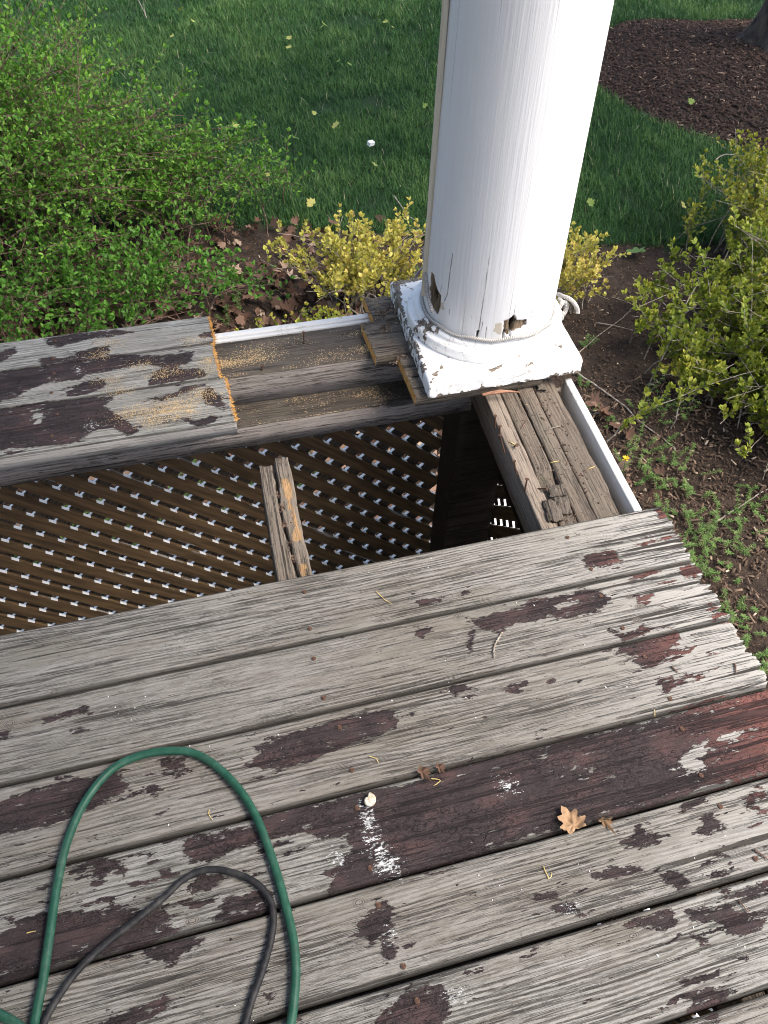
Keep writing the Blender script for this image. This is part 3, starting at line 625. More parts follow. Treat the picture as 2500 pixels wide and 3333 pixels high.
for k in range(7):                                    # nail heads set in the boards
    yc = (ys[k]+ys[k+1])/2
    for x in ((.155, .70) if k < 6 else (.15,)):
        for s in (-1, 1):
            X = x+random.uniform(-.012, .012); nail(deck, (X, yc+s*.042+random.uniform(-.006, .006), .0002-.0), .0004, (0, 0), r=.0017)
for k in range(3):
    yc = (fy[k]+fy[k+1])/2
    for s in (-1, 1): nail(deck, (-.27+random.uniform(-.01, .01), yc+s*.035, .0), .0003, (0, 0), r=.0017)

fr_n = 420; fy_ = rng.uniform(1.472, 1.880, fr_n); k_ = np.where(fy_ > 1.768, 0, np.where(fy_ > 1.631, 1, 2)); fx_ = np.array([.106, .100, .110])[k_]
fx_ = fx_+np.where(k_ == 2, -.006*(fy_-1.631)*1.0, 0)+rng.uniform(-.004, .0015, fr_n); V_ = []; F_ = []
for q in range(fr_n):
    l_ = rng.uniform(.002, .007)*(2 if rng.random() < .1 else 1); w_ = rng.uniform(.0006, .0016); b0 = len(V_); zt = rng.uniform(.0005, .0022)
    V_ += [(fx_[q], fy_[q]-w_, -.004), (fx_[q], fy_[q]+w_, -.004), (fx_[q]-.001, fy_[q], zt), (fx_[q]+l_, fy_[q]+rng.uniform(-.003, .003), rng.uniform(-.006, .003))]
    F_ += [(b0, b0+1, b0+2), (b0, b0+2, b0+3), (b0+1, b0+3, b0+2), (b0, b0+3, b0+1)]
o = mesh('frayed_saw_edge', V_, F_, M['cut'], deck); o['kind'] = 'stuff'
# ------------------------------------------------------------------ LATTICE
def lattice(name, label, P0, U, N, cells, a, b, th=.0108):
    """openings at P0 + i*a + j*b in the plane spanned by U and Z; N points outwards; cells = (xmin,xmax,zmin,zmax) along U"""
    root = empty(name, tuple(P0)); tag(root, label, 'lattice')
    x0, x1, z0, z1 = cells; a = np.array(a); b = np.array(b)
    U = np.array(U, float); N = np.array(N, float); Z = np.array([0, 0, 1.0])
    for layer, (d, e) in enumerate(((a, b), (b, a))):
        L = np.hypot(*d); dh = d/L; nrm = np.array([-dh[1], dh[0]]); pw = abs(e@nrm); w = pw*(.0415/.0635)
        for k in range(-160, 160):
            c = e*(k+.5)
            # clip the line c + t*dh to the rectangle
            ts = []
            tx = sorted(((x0-c[0])/dh[0], (x1-c[0])/dh[0])); tz = sorted(((z0-c[1])/dh[1], (z1-c[1])/dh[1]))
            t0, t1 = max(tx[0], tz[0]), min(tx[1], tz[1])
            if t1-t0 < .03: continue
            # segment ends at lattice nodes: openings at t = m*L
            br = [t0]; m = math.ceil(t0/L-.5)
            wo = .022*L/.0635
            ts = []
            for q in range(int(t0/L)-2, int(t1/L)+3):
                ts += [q*L-wo/2 + (e*(.5))@dh*0, q*L+wo/2]
            # position of the openings along this strip depends on k
            sh = -(e*(k+.5))@dh*0
            offs = (e*k)@dh - (e*(k+.5))@dh           # the opening above sits half a cell off
            st = sorted([t0, t1]+[t+offs for t in ts if t0 < t+offs < t1])
            n = len(st); ys_ = layer*th
            V = []; Fc = []; mi = []
            for t in st:
                for (yy, zz) in ((-w/2, 0), (w/2, 0), (w/2, th), (-w/2, th)): V.append((t, yy, zz))
            for i in range(n-1):
                mid = (st[i]+st[i+1])/2-offs; isopen = abs((mid/L) - round(mid/L)) < .24
                B = i*4
                for s in range(4):
                    Fc.append((B+s, B+(s+1) % 4, B+4+(s+1) % 4, B+4+s))
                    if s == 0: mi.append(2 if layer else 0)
                    elif s == 2: mi.append(1)
                    else: mi.append(1 if (layer == 1 or isopen) else 0)
            Fc.append((3, 2, 1, 0)); mi.append(0); B = (n-1)*4; Fc.append((B, B+1, B+2, B+3)); mi.append(0)
            X3 = U*dh[0]+Z*dh[1]; Y3 = U*nrm[0]+Z*nrm[1]
            Mx = Matrix.Identity(4); O = U*c[0]+Z*c[1]+N*ys_
            for i in range(3): Mx[i][0] = X3[i]; Mx[i][1] = Y3[i]; Mx[i][2] = N[i]; Mx[i][3] = O[i]
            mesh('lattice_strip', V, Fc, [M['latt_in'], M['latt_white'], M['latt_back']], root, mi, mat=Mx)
    return root
lattice('lattice_panel', 'long diagonal wood lattice skirt below the far edge of the porch', (-.355, 1.787, -.406), (1, 0, 0), (0, 1, 0), (-1.7, 1.09, -.70, .22), (.0488, -.0413), (-.0442, -.0418))
_n = np.array([math.cos(math.atan(SK)), -math.sin(math.atan(SK)), 0]); _v = np.array([math.sin(math.atan(SK)), math.cos(math.atan(SK)), 0])
lattice('lattice_panel', 'lattice skirt under the right side of the porch, mostly in shadow', (.874, 1.454, -.806), tuple(_v), tuple(_n), (-2.5, .30, -.30, .262), (.045, -.045), (-.045, -.045))

# ------------------------------------------------------------------ COLUMN
colm = empty('porch_column', (.757, 1.663, .0)); tag(colm, 'round white wooden porch column with a rotting foot on a square peeling plinth', 'column')
def local(V): V = np.asarray(V, float).copy(); V -= np.array([.757, 1.663, 0]); return V
# plinth, bevelled, as a subdivided skewed block
def plinth():
    c = np.array([(.550, 1.449), (.932, 1.457), (.962, 1.878), (.580, 1.872)]); n = 64
    s = np.linspace(0, 1, n); g = np.array([[(c[0]*(1-a)+c[1]*a)*(1-b)+(c[3]*(1-a)+c[2]*a)*b for a in s] for b in s])
    X, Y = g[..., 0], g[..., 1]; Zt = .043 + .0012*(fbm(X*20, Y*20, 5)-.5)
    ed = np.minimum(np.minimum(s[None, :], 1-s[None, :]), np.minimum(s[:, None], 1-s[:, None]))+0*X
    Zt -= .004*(ed < .001)*(.6+.8*fbm(X*60, Y*60, 8))
    V = np.stack([X, Y, Zt], -1).reshape(-1, 3); idx = np.arange(n*n).reshape(n, n)
    Fc = np.stack([idx[:-1, :-1], idx[:-1, 1:], idx[1:, 1:], idx[1:, :-1]], -1).reshape(-1, 4)
    rim = np.concatenate([idx[0, :-1], idx[:-1, -1], idx[-1, :0:-1], idx[:0:-1, 0]]); m = len(rim); k = 8
    cen = c.mean(0); rows = [rim]
    for j in range(1, k+1):
        R0 = V[rim].copy(); dirv = R0[:, :2]-cen; dirv /= np.linalg.norm(dirv, axis=1)[:, None]
        R0[:, 2] = .038*(1-j/k)+.0; jag = (fbm(R0[:, 0]*70+R0[:, 1]*70, R0[:, 2]*60, 9)-.5)*.003
        if j == k: jag = (fbm(R0[:, 0]*50+R0[:, 1]*50, 0*jag, 19)-.5)*.005; R0[:, 2] += .006*(fbm(R0[:, 0]*40+R0[:, 1]*60, 0*jag+3, 29)-.3)
        R0[:, :2] += dirv*(.002+jag)[:, None]
        rows.append(np.arange(len(V), len(V)+m)); V = np.concatenate([V, R0])
    for j in range(k):
        a, b = rows[j], rows[j+1]; Fc = np.concatenate([Fc, np.stack([a, b, np.roll(b, -1), np.roll(a, -1)], -1)])
    # chipped paint: near bottom edge, corners, mitre lines
    X, Y, Z = V.T
    chip = np.full(len(V), -.03)
    side = Z < .036
    chip = np.where(side, np.maximum(chip, 0.0005-Z*.40), chip)
    def line(p, q, w):
        p = np.array(p); q = np.array(q); e = q-p; t = np.clip(((X-p[0])*e[0]+(Y-p[1])*e[1])/(e@e), 0, 1)
        return w-np.hypot(X-p[0]-e[0]*t, Y-p[1]-e[1]*t)
    for p, q, w in [((.55, 1.449), (.63, 1.54), .0032), ((.932, 1.457), (.87, 1.54), .003), ((.58, 1.872), (.64, 1.80), .004), ((.575, 1.78), (.588, 1.86), .010), ((.60, 1.866), (.70, 1.872), .016), ((.556, 1.50), (.575, 1.80), .0055), ((.70, 1.462), (.73, 1.47), .006), ((.565, 1.475), (.60, 1.50), .0045), ((.78, 1.462), (.84, 1.466), .004), ((.90, 1.50), (.905, 1.52), .004)]:
        chip = np.maximum(chip, line(p, q, w)-.002)
    chip = np.where((X < .566) & (Y > 1.50) & side, np.maximum(chip, -.003), chip)
    return mesh('plinth', local(V), Fc, M['white'], colm, attrs=dict(chip=chip), smooth=False)
plinth()
def lathe(name, prof, mat, n=160, cx=.757, cy=1.663, attrs=None, disp=None):
    a = np.arange(n)/n*2*np.pi; V = []
    for k, (r_, z_) in enumerate(prof):
        r2 = r_ + (disp(a, z_) if disp else 0); V.append(np.stack([cx+r2*np.cos(a), cy+r2*np.sin(a), np.full(n, z_)], -1))
    V = np.concatenate(V); i, j = np.meshgrid(np.arange(len(prof)-1), np.arange(n), indexing='ij'); jn = (j+1) % n
    Fc = np.stack([i*n+j, i*n+jn, (i+1)*n+jn, (i+1)*n+j], -1).reshape(-1, 4)
    return V, Fc
prof = [(.186, .0425), (.189, .045)] + [(.1865+.0035*math.sin(t), .047+.024*(1-math.cos(t))/2) for t in np.linspace(.3, math.pi, 8)]
prof += [(.1825, .0715), (.177, .0722), (.1755, .0745)] + [(.1745-.009*t+.0028*math.sin(t*math.pi), .0745+.014*t) for t in np.linspace(.1, 1, 7)] + [(.163, .0890), (.160, .0895), (.15, .0895)]
V, Fc = lathe('m', prof, None, 220, disp=lambda a, z: .0007*(fbm(a*14, a*0+z*90, 3)-.5))
ang_ = np.arctan2(V[:, 1]-1.663, V[:, 0]-.757); chip = -.0085+.010*np.clip(fbm(ang_*8, V[:, 2]*50, 44)*2-1, 0, 1)
chip += .008*np.exp(-((ang_-math.radians(-163))/.25)**2)
mesh('base_moulding', local(V), Fc, M['white'], colm, attrs=dict(chip=chip), smooth=True)
# shaft with rot, cracks and hole
CX, CY, R0c, TAP = .7605, 1.655, .1575, .0065
def on_col(px, py):
    d = _f + _r*((px-1250)/FPX) - _u*((py-1666.5)/FPX); o = np.array([0, 0, H])
    A = d[0]**2+d[1]**2; B = 2*(-(CX*d[0])-(CY*d[1])); C = CX*CX+CY*CY-R0c**2; t = (-B-math.sqrt(max(0, B*B-4*A*C)))/(2*A); p = o+d*t
    return (math.atan2(p[1]-CY, p[0]-CX)*R0c, p[2])
def PC(f, *pts): return np.array([on_col(*f(p)) for p in pts])
fr2 = lambda p: (1250+p[0]*.2411, 780+p[1]*.2411); fr3 = lambda p: (1600+p[0]*.2411, 900+p[1]*.2411)
zz = np.concatenate([np.arange(.0885, .46, .0022), np.arange(.46, 3.0, .04)]); NA = 620
aa = np.linspace(-math.pi*1.5, math.pi*.5, NA, endpoint=False)
sx, sz = np.meshgrid(aa*R0c, zz)
rot = np.full(sx.shape, -.05)
for q in [PC(fr2, (622, 430), (665, 480), (690, 620), (720, 700), (760, 760), (750, 900), (715, 1010), (640, 930), (600, 820), (612, 600)),
          PC(fr3, (155, 690), (160, 610), (230, 585), (300, 540), (340, 600), (470, 590), (480, 660), (400, 710), (300, 735), (240, 760), (200, 790), (160, 740))]: rot = np.maximum(rot, sdf(q, sx, sz))
pr = np.full(sx.shape, -.05)
for q in [PC(fr3, (30, 730), (60, 650), (160, 620), (155, 790), (100, 790), (60, 770)), PC(fr2, (740, 860), (800, 830), (810, 940), (760, 940))]: pr = np.maximum(pr, sdf(q, sx, sz))
hole = np.full(sx.shape, -.05)
for q in [PC(fr3, (300, 530), (330, 570), (310, 640), (270, 720), (240, 880), (232, 880), (255, 740), (245, 640), (270, 570)), PC(fr3, (160, 740), (190, 740), (165, 830), (148, 885), (146, 870)),
          PC(fr2, (645, 560), (680, 580), (715, 690), (690, 800), (660, 840), (640, 700)), PC(fr2, (1245, 1240), (1280, 1240), (1250, 1335), (1240, 1330))]: hole = np.maximum(hole, sdf(q, sx, sz))
ck = np.full(sx.shape, -.05)
def stroke(q, w):
    global ck
    for i in range(len(q)-1):
        e = q[i+1]-q[i]; t = np.clip(((sx-q[i][0])*e[0]+(sz-q[i][1])*e[1])/(e@e), 0, 1); ck = np.maximum(ck, w-np.hypot(sx-q[i][0]-e[0]*t, sz-q[i][1]-e[1]*t))
for q, w in [(PC(fr2, (830, 0), (790, 400), (770, 640), (750, 720)), .0006), (PC(fr2, (920, 190), (880, 480), (860, 660), (850, 740), (810, 830)), .0011), (PC(fr2, (1420, 220), (1350, 740), (1290, 1150), (1270, 1250)), .0009), (PC(fr2, (1180, 1020), (1165, 1130)), .0004),
             (PC(fr2, (1385, 1180), (1360, 1360)), .0008), (PC(fr3, (555, 430), (510, 640), (482, 820)), .0006), (PC(fr2, (880, 940), (875, 1020)), .0008), (PC(fr3, (330, 380), (300, 530)), .0005), (PC(fr2, (1335, 1110), (1310, 1220)), .0006)]: stroke(q, w)
rr = R0c - TAP*sz - .018*np.clip(hole/.003+.5, 0, 1) - .0045*np.clip(rot/.004+.5, 0, 1)*(.4+1.2*fbm(sx*260, sz*14, 91)) + .0003*(fbm(sx*60, sz*4, 92)-.5)
V = np.stack([CX+rr*np.cos(sx/R0c), CY+rr*np.sin(sx/R0c), sz], -1).reshape(-1, 3)
i, j = np.meshgrid(np.arange(len(zz)-1), np.arange(NA), indexing='ij'); jn = (j+1) % NA
Fc = np.stack([i*NA+j, i*NA+jn, (i+1)*NA+jn, (i+1)*NA+j], -1).reshape(-1, 4)
mesh('shaft', local(V), Fc, M['column'], colm, attrs=dict(chip=rot.ravel(), primer=pr.ravel(), hole=hole.ravel(), crackline=ck.ravel()), smooth=True)
# cream board fixed behind the left of the shaft
def box(name, lo, hi, m, parent=None, mat=None, bev=0.0):
    (x0, y0, z0), (x1, y1, z1) = lo, hi
    V = [(x0, y0, z0), (x1, y0, z0), (x1, y1, z0), (x0, y1, z0), (x0, y0, z1), (x1, y0, z1), (x1, y1, z1), (x0, y1, z1)]
    Fc = [(3, 2, 1, 0), (4, 5, 6, 7), (0, 1, 5, 4), (1, 2, 6, 5), (2, 3, 7, 6), (3, 0, 4, 7)]
    return mesh(name, V, Fc, m, parent, mat=mat)
BB = math.radians(162)
bx, by = .757-.757, 0
pb = Matrix.Translation((CX-.757+ (R0c)*math.cos(BB), CY-1.663+(R0c)*math.sin(BB), 0)) @ Matrix.Rotation(BB, 4, 'Z')
box('back_board', (-.006, .0, .12), (.006, .030, 3.0), M['cream'], colm, pb)
# ------------------------------------------------------------------ tubes
def smoothpath(P_, n=12, closed=False):
    P_ = np.array(P_, float); m = len(P_); out = []
    for i in range(m if closed else m-1):
        if closed: p0, p1, p2, p3 = P_[(i-1) % m], P_[i], P_[(i+1) % m], P_[(i+2) % m]
        else: p0, p1, p2, p3 = P_[max(i-1, 0)], P_[i], P_[i+1], P_[min(i+2, m-1)]
        for t in np.arange(n)/n:
            out.append(.5*((2*p1)+(-p0+p2)*t+(2*p0-5*p1+4*p2-p3)*t*t+(-p0+3*p1-3*p2+p3)*t**3))
    if not closed: out.append(P_[-1])
    return np.array(out)
def tube(P_, r_, ns=10, closed=False):
    P_ = np.asarray(P_, float); m = len(P_); r_ = np.broadcast_to(np.asarray(r_, float), (m,))
    T = (np.roll(P_, -1, 0)-np.roll(P_, 1, 0)) if closed else np.gradient(P_, axis=0); T /= np.linalg.norm(T, axis=1)[:, None]+1e-12
    N = np.zeros_like(T); up = np.array([0, 0, 1.0]) if abs(T[0][2]) < .9 else np.array([1.0, 0, 0]); n0 = np.cross(T[0], up); n0 /= np.linalg.norm(n0)
    for i in range(m): n0 = n0-T[i]*(n0@T[i]); n0 /= np.linalg.norm(n0)+1e-12; N[i] = n0
    B = np.cross(T, N); a = np.arange(ns)/ns*2*np.pi
    V = (P_[:, None]+r_[:, None, None]*(N[:, None]*np.cos(a)[None, :, None]+B[:, None]*np.sin(a)[None, :, None])).reshape(-1, 3)
    k = m if closed else m-1; i, j = np.meshgrid(np.arange(k), np.arange(ns), indexing='ij'); i2 = (i+1) % m; j2 = (j+1) % ns
    Fc = np.stack([i*ns+j, i*ns+j2, i2*ns+j2, i2*ns+j], -1).reshape(-1, 4)
    if not closed:
        V = np.concatenate([V, P_[:1], P_[-1:]]); c0, c1 = len(V)-2, len(V)-1
        ex = [(c0, (q+1) % ns, q, c0) for q in range(ns)]+[(c1, (m-1)*ns+q, (m-1)*ns+(q+1) % ns, c1) for q in range(ns)]
        tri = [(e[0], e[1], e[2]) for e in ex]
        return V, Fc, tri
    return V, Fc, []
def tubeobj(name, P_, r_, m, parent=None, ns=10, closed=False, attrs=False, loc=None):
    V, Fc, tri = tube(P_, r_, ns, closed); at_ = None
    if attrs:
        L = np.concatenate([[0], np.cumsum(np.linalg.norm(np.diff(P_, axis=0), axis=1))]); n = len(P_)
        ru = np.repeat(L, ns); rv = np.tile(np.arange(ns)/ns, n)
        if not closed: ru = np.concatenate([ru, [0, L[-1]]]); rv = np.concatenate([rv, [0, 0]])
        at_ = dict(ru=ru, rv=rv)
    if loc is not None: V = V-np.array(loc)
    o = mesh(name, V, [tuple(map(int, f)) for f in Fc]+[tuple(map(int, t)) for t in tri], m, parent, attrs=at_, smooth=True)
    if loc is not None: o.location = loc
    return o
# rope round the foot of the column
RR = R0c+.0042
ringp = np.array([(CX+RR*math.cos(t), CY+RR*math.sin(t), .0955+.004*math.sin(3*t)+.002*math.sin(11*t)) for t in np.linspace(0, 2*np.pi, 160, endpoint=False)])
rope = empty('rope', (.757, 1.663, .09)); tag(rope, 'grey rope tied round the foot of the white column, loose end at the right', 'rope')
ro = rope.location
def rp(name, P_, r_=.0044, closed=False): return tubeobj(name, np.asarray(P_)-np.array(ro), r_, M['rope'], rope, 10, closed, True)
rp('rope_loop', np.vstack([ringp, ringp[:1]]))
def yz(px, py, dist_y): return at_y(px, py, dist_y)
lx = lambda px, py, yy: at_y(px, py, yy)
rp('rope_strand', smoothpath([lx(1408, 1015, 1.60), lx(1392, 960, 1.64), lx(1387, 900, 1.67), lx(1382, 850, 1.70), lx(1384, 806, 1.72), lx(1392, 815, 1.735), lx(1402, 842, 1.75), lx(1410, 850, 1.77)], 10), .0048)
rp('rope_strand', smoothpath([lx(1396, 862, 1.80), lx(1376, 872, 1.87), lx(1356, 896, 1.92), lx(1348, 920, 1.95)], 8), .0035)
fq = lambda a, b: (1600+a*.2411, 900+b*.2411)
kn = [lx(*fq(900, 240), 1.70), lx(*fq(960, 265), 1.66), lx(*fq(1050, 300), 1.64), lx(*fq(1120, 365), 1.63), lx(*fq(1160, 440), 1.625), lx(*fq(1165, 500), 1.62)]
rp('rope_end', smoothpath(kn, 12), .0052)
kb = lx(*fq(940, 480), 1.635)
t_ = np.linspace(0, 2*np.pi, 40)
rp('rope_knot', np.stack([kb[0]+.010*np.sin(t_)+.006*np.sin(2*t_), kb[1]+.008*np.cos(t_), kb[2]+.014*np.cos(t_)+.006*np.sin(3*t_)+.004], -1), .006)
rp('rope_knot', smoothpath([lx(*fq(915, 300), 1.66), lx(*fq(950, 350), 1.64), lx(*fq(925, 410), 1.635), lx(*fq(900, 450), 1.65)], 8), .0052)

# hoses
g = [(150,1520),(150,1437),(168,1330),(185,1250),(215,1050),(245,850),(290,650),(370,470),(480,340),(600,280),(720,258),(830,265),(930,320),(1030,420),(1100,530),(1150,650),(1200,800),(1240,950),(1268,1080),(1278,1200),(1270,1330),(1255,1437),(1225,1560)]
gp = [at(*c5(p), .008) for p in g]
gp = [np.array([gp[0][0]-.16, gp[0][1]-.24, .008]), np.array([gp[0][0]-.03, gp[0][1]-.10, .008])]+gp[0:]+[np.array([gp[-1][0]-.05, gp[-1][1]-.12, .008])]
def hose(name, pts, r_, m, lab):
    sp = smoothpath(pts, 14); sp[:, 2] = r_+.0006+.0015*np.abs(np.sin(np.arange(len(sp))*.05))
    o = tubeobj(name, sp, r_, m, None, 16, loc=tuple(sp.mean(0)*np.array([1, 1, 0]))); tag(o, lab, 'hose'); return o
hose('garden_hose', gp, .0064, M['hose_green'], 'green rubber garden hose looped over the deck boards')
b = [(190,1437),(260,1310),(350,1190),(470,1080),(600,980),(710,890),(790,815),(870,775),(950,772),(1050,800),(1120,840),(1165,900),(1182,970),(1170,1080),(1130,1220),(1090,1330),(1060,1437),(1040,1520)]
bp = [at(*c5(p), .006) for p in b]
bp = [np.array([bp[0][0]-.10, bp[0][1]-.22, .006]), np.array([bp[0][0]-.035, bp[0][1]-.07, .006])]+bp+[np.array([bp[-1][0]-.02, bp[-1][1]-.12, .006])]
hose('rubber_cord', bp, .0049, M['hose_black'], 'thinner black rubber cord curving inside the green loop')
h2 = [at(*c5(p), .008) for p in [(-260,1330),(-90,1360),(0,1398),(70,1437),(150,1500)]]
hose('garden_hose', h2, .0064, M['hose_green'], 'short green hose length entering at the bottom left corner')

# ------------------------------------------------------------------ GROUND
GZ = -1.10
LAWN = [at(*p, GZ)[:2] for p in [(-900, 700), (0, 735), (400, 740), (900, 735), (1300, 770), (1850, 795), (2200, 805), (2420, 790), (2700, 700)]]
LX = np.array([p[0] for p in LAWN]); LY = np.array([p[1] for p in LAWN])
MUL = np.array([at(*p, GZ)[:2] for p in [(1940, 285), (2030, 345), (2150, 405), (2280, 450), (2420, 488), (2560, 510), (3000, 560), (3300, 100), (2700, 60), (2500, 66), (2250, 70), (2100, 68), (2020, 80), (1960, 110), (1900, 190)]])
def gh(X, Y):
    m = sdf(MUL, X, Y); return GZ + .03*(fbm(X*1.3, Y*1.3, 9)-.5) + .05*np.clip(m/.5, 0, 1)
def lawn_mask(X, Y):
    l = Y > np.interp(X, LX, LY) + .07*(fbm(X*5, Y*0, 8)-.5)
    return l & (sdf(MUL, X, Y) < .02*(fbm(X*9, Y*9, 6)-.3))
gx = np.concatenate([[-120, -40, -12], np.arange(-4, 9, .07), [12, 30, 120]]); gy = np.concatenate([[-60, -20, -6], np.arange(-3, 11, .07), [14, 30, 80, 260]])
X, Y = np.meshgrid(gx, gy); Z = gh(X, Y); idx = np.arange(X.size).reshape(X.shape)
Fc = np.stack([idx[:-1, :-1], idx[:-1, 1:], idx[1:, 1:], idx[1:, :-1]], -1).reshape(-1, 4)
o = mesh('ground', np.stack([X, Y, Z], -1).reshape(-1, 3), Fc, M['ground'], attrs=dict(lawn=lawn_mask(X, Y).astype(float).ravel()), smooth=True); tag(o, kind='structure')

# many small leaf-like pieces as one mesh
def scatter(tmplV, tmplF, pos, frame, size, v, name, m, parent=None, kind='stuff', size3=None):
    """tmpl in local xyz; frame (n,3,3) rows x,y,z axes"""
    n = len(pos); tv = np.asarray(tmplV, float); k = len(tv)
    s = np.asarray(size)[:, None, None] if size3 is None else np.asarray(size3)[:, None, :]
    L = tv[None]*s
    Vw = np.einsum('nki,nij->nkj', L, frame)+pos[:, None]
    f = np.asarray(tmplF); Fc = (f[None]+np.arange(n)[:, None, None]*k).reshape(-1, f.shape[1])
    o = mesh(name, Vw.reshape(-1, 3), Fc, m, parent, attrs=dict(v=np.repeat(v, k)), smooth=False)
    if kind: o['kind'] = kind
    return o
def frames(dirs, ups=None, roll=None):
    x = dirs/np.linalg.norm(dirs, axis=1)[:, None]; n = len(x)
    up = ups if ups is not None else np.tile([0, 0, 1.0], (n, 1)); up = up+1e-3*rng.normal(size=(n, 3))
    y = np.cross(up, x); y /= np.linalg.norm(y, axis=1)[:, None]+1e-9; z = np.cross(x, y)
    if roll is not None:
        c, s = np.cos(roll)[:, None], np.sin(roll)[:, None]; y, z = y*c+z*s, z*c-y*s
    return np.stack([x, y, z], 1)
# simple leaf: six vertices, folded along the midrib
LEAF_V = [(0, 0, 0), (.35, .26, .07), (.75, .2, .06), (1, 0, -.05), (.75, -.2, .06), (.35, -.26, .07), (.5, 0, 0)]
LEAF_F = [(0, 6, 1), (1, 6, 2), (2, 6, 3), (3, 6, 4), (4, 6, 5), (5, 6, 0)]
ROUND_V = [(0, 0, 0), (.25, .26, .05), (.65, .3, .07), (1, 0, 0), (.65, -.3, .07), (.25, -.26, .05)]
ROUND_F = [(0, 3, 2, 1), (0, 5, 4, 3)]
# maple leaf with curled lobes
def maple(curl, seed):
    r_ = np.random.default_rng(seed); A = [0, 22, 38, 60, 80, 105, 128, 150, 180]; Rr = np.array([.95, .62, .86, .55, .88, .58, .66, .48, .25])*(1+r_.uniform(-.14, .14, 9))
    pts = [(Rr[i]*math.cos(math.radians(A[i]))*.5, Rr[i]*math.sin(math.radians(A[i]))*.5) for i in range(9)]
    pts = pts + [(x, -y) for x, y in pts[1:-1][::-1]]
    V = [(0, 0, 0)] + [(x, y, curl*(x*x+y*y)*1.6*(.4+1.2*r_.random())+.10*(r_.random()-.5)) for x, y in pts]
    n = len(pts); return V, [(0, 1+i, 1+(i+1) % n) for i in range(n)]

# grass
def grass():
    n = 430000
    X = rng.uniform(-2.6, 7.8, n*2); Y = 3.3 + 7.2*rng.random(n*2)**1.25
    ok = lawn_mask(X, Y); X, Y = X[ok][:n], Y[ok][:n]; n = len(X)
    cl = fbm(X*3.2, Y*3.2, 3); clump = fbm(X*14, Y*14, 13)
    keep = rng.random(n) < np.clip(.35+1.5*clump, 0, 1)*np.clip(cl*4.2-.6, .25, 1); X, Y, cl, clump = X[keep], Y[keep], cl[keep], clump[keep]; n = len(X)
    ln = rng.uniform(.03, .072, n)*(.55+.95*clump); az = rng.uniform(0, 2*np.pi, n) + 2.5*(fbm(X*4, Y*4, 5)-.5); lean = rng.uniform(.25, 1.15, n)
    d = np.stack([np.cos(az)*lean, np.sin(az)*lean, np.ones(n)], -1); d /= np.linalg.norm(d, axis=1)[:, None]
    side = np.stack([-np.sin(az), np.cos(az), np.zeros(n)], -1); w = rng.uniform(.0011, .0024, n)*(1+.10*(Y-4))
    b = np.stack([X, Y, gh(X, Y)], -1); mid = b+d*ln[:, None]*.55; d2 = d-np.array([0, 0, .55])*lean[:, None]; d2 /= np.linalg.norm(d2, axis=1)[:, None]; tip = mid+d2*ln[:, None]*.5
    V = np.stack([b-side*w[:, None], b+side*w[:, None], mid+side*w[:, None]*.8, mid-side*w[:, None]*.8, tip], 1).reshape(-1, 3)
    B = np.arange(n)[:, None]*5
    F3 = np.concatenate([B+np.array([0, 1, 2]), B+np.array([0, 2, 3]), B+np.array([3, 2, 4])]).astype(np.int64)
    v = np.clip(.9*(cl-.5)+.45+.40*(rng.random(n)-.4)+.35*(clump-.5), 0, .92); v = np.where(rng.random(n) < .012, 1.0, v)
    o = mesh('lawn_grass', V, F3, M['grass'], attrs=dict(v=np.repeat(v, 5))); tag(o, 'dark green mown lawn in the shade beyond the porch', 'lawn', kind='stuff')
grass()
# mulch and soil crumbs
CH_V = [(-.5, -.5, 0), (.5, -.4, .05), (.45, .5, 0), (-.5, .4, .05), (-.45, -.4, .8), (.5, -.3, .9), (.4, .4, 1), (-.45, .35, .8)]
CH_F = [(4, 5, 6, 7), (0, 1, 5, 4), (1, 2, 6, 5), (2, 3, 7, 6), (3, 0, 4, 7)]
def chips(name, n, region, l, w, m, label, cat, zoff=0.0, light=.0):
    X, Y = region(n); n = len(X); az = rng.uniform(0, 2*np.pi, n); el = rng.normal(0, .30, n)
    d = np.stack([np.cos(az)*np.cos(el), np.sin(az)*np.cos(el), np.sin(el)], -1); fr = frames(d, roll=rng.normal(0, .4, n))
    s = rng.uniform(*l, n)*rng.uniform(.5, 1.2, n); s3 = np.stack([s, rng.uniform(*w, n), rng.uniform(*w, n)*.45], -1)
    v = np.clip(rng.beta(2, 2.6, n)+light, 0, 1); v = np.where(rng.random(n) < .03, 1, v*.92)
    o = scatter(CH_V, CH_F, np.stack([X, Y, gh(X, Y)+zoff+rng.uniform(-.002, .014, n)], -1), fr, s, v, name, m, size3=s3); tag(o, label, cat, kind='stuff')
def r_mulch(n):
    X = rng.uniform(2.7, 7.5, n*3); Y = rng.uniform(4.0, 8.2, n*3); ok = sdf(MUL, X, Y) > .01; return X[ok][:n], Y[ok][:n]
chips('bark_mulch', 26000, r_mulch, (.02, .055), (.005, .012), M['chip'], 'dark brown bark mulch bed round the tree trunk', 'mulch')
def r_soil(n):
    X = rng.uniform(-2.0, 4.6, n); Y = rng.uniform(.2, 4.6, n); ok = ((X > 1.02) | (Y > 1.86)) & (Y < np.interp(X, LX, LY)+.02) & ((X > 1.0) | (rng.random(n) < .5)); return X[ok], Y[ok]
chips('soil_crumbs', 60000, r_soil, (.006, .022), (.003, .008), M['crumb'], 'loose brown soil and wood crumbs in the planting bed', 'soil', -.001, -.05)
def r_big(n):
    X = rng.uniform(1.1, 3.0, n); Y = rng.uniform(.4, 2.6, n); return X, Y
chips('wood_chips', 6500, r_big, (.015, .045), (.004, .010), M['crumb'], 'brown wood chips strewn beside the right edge of the deck', 'wood chips', .002, .10)
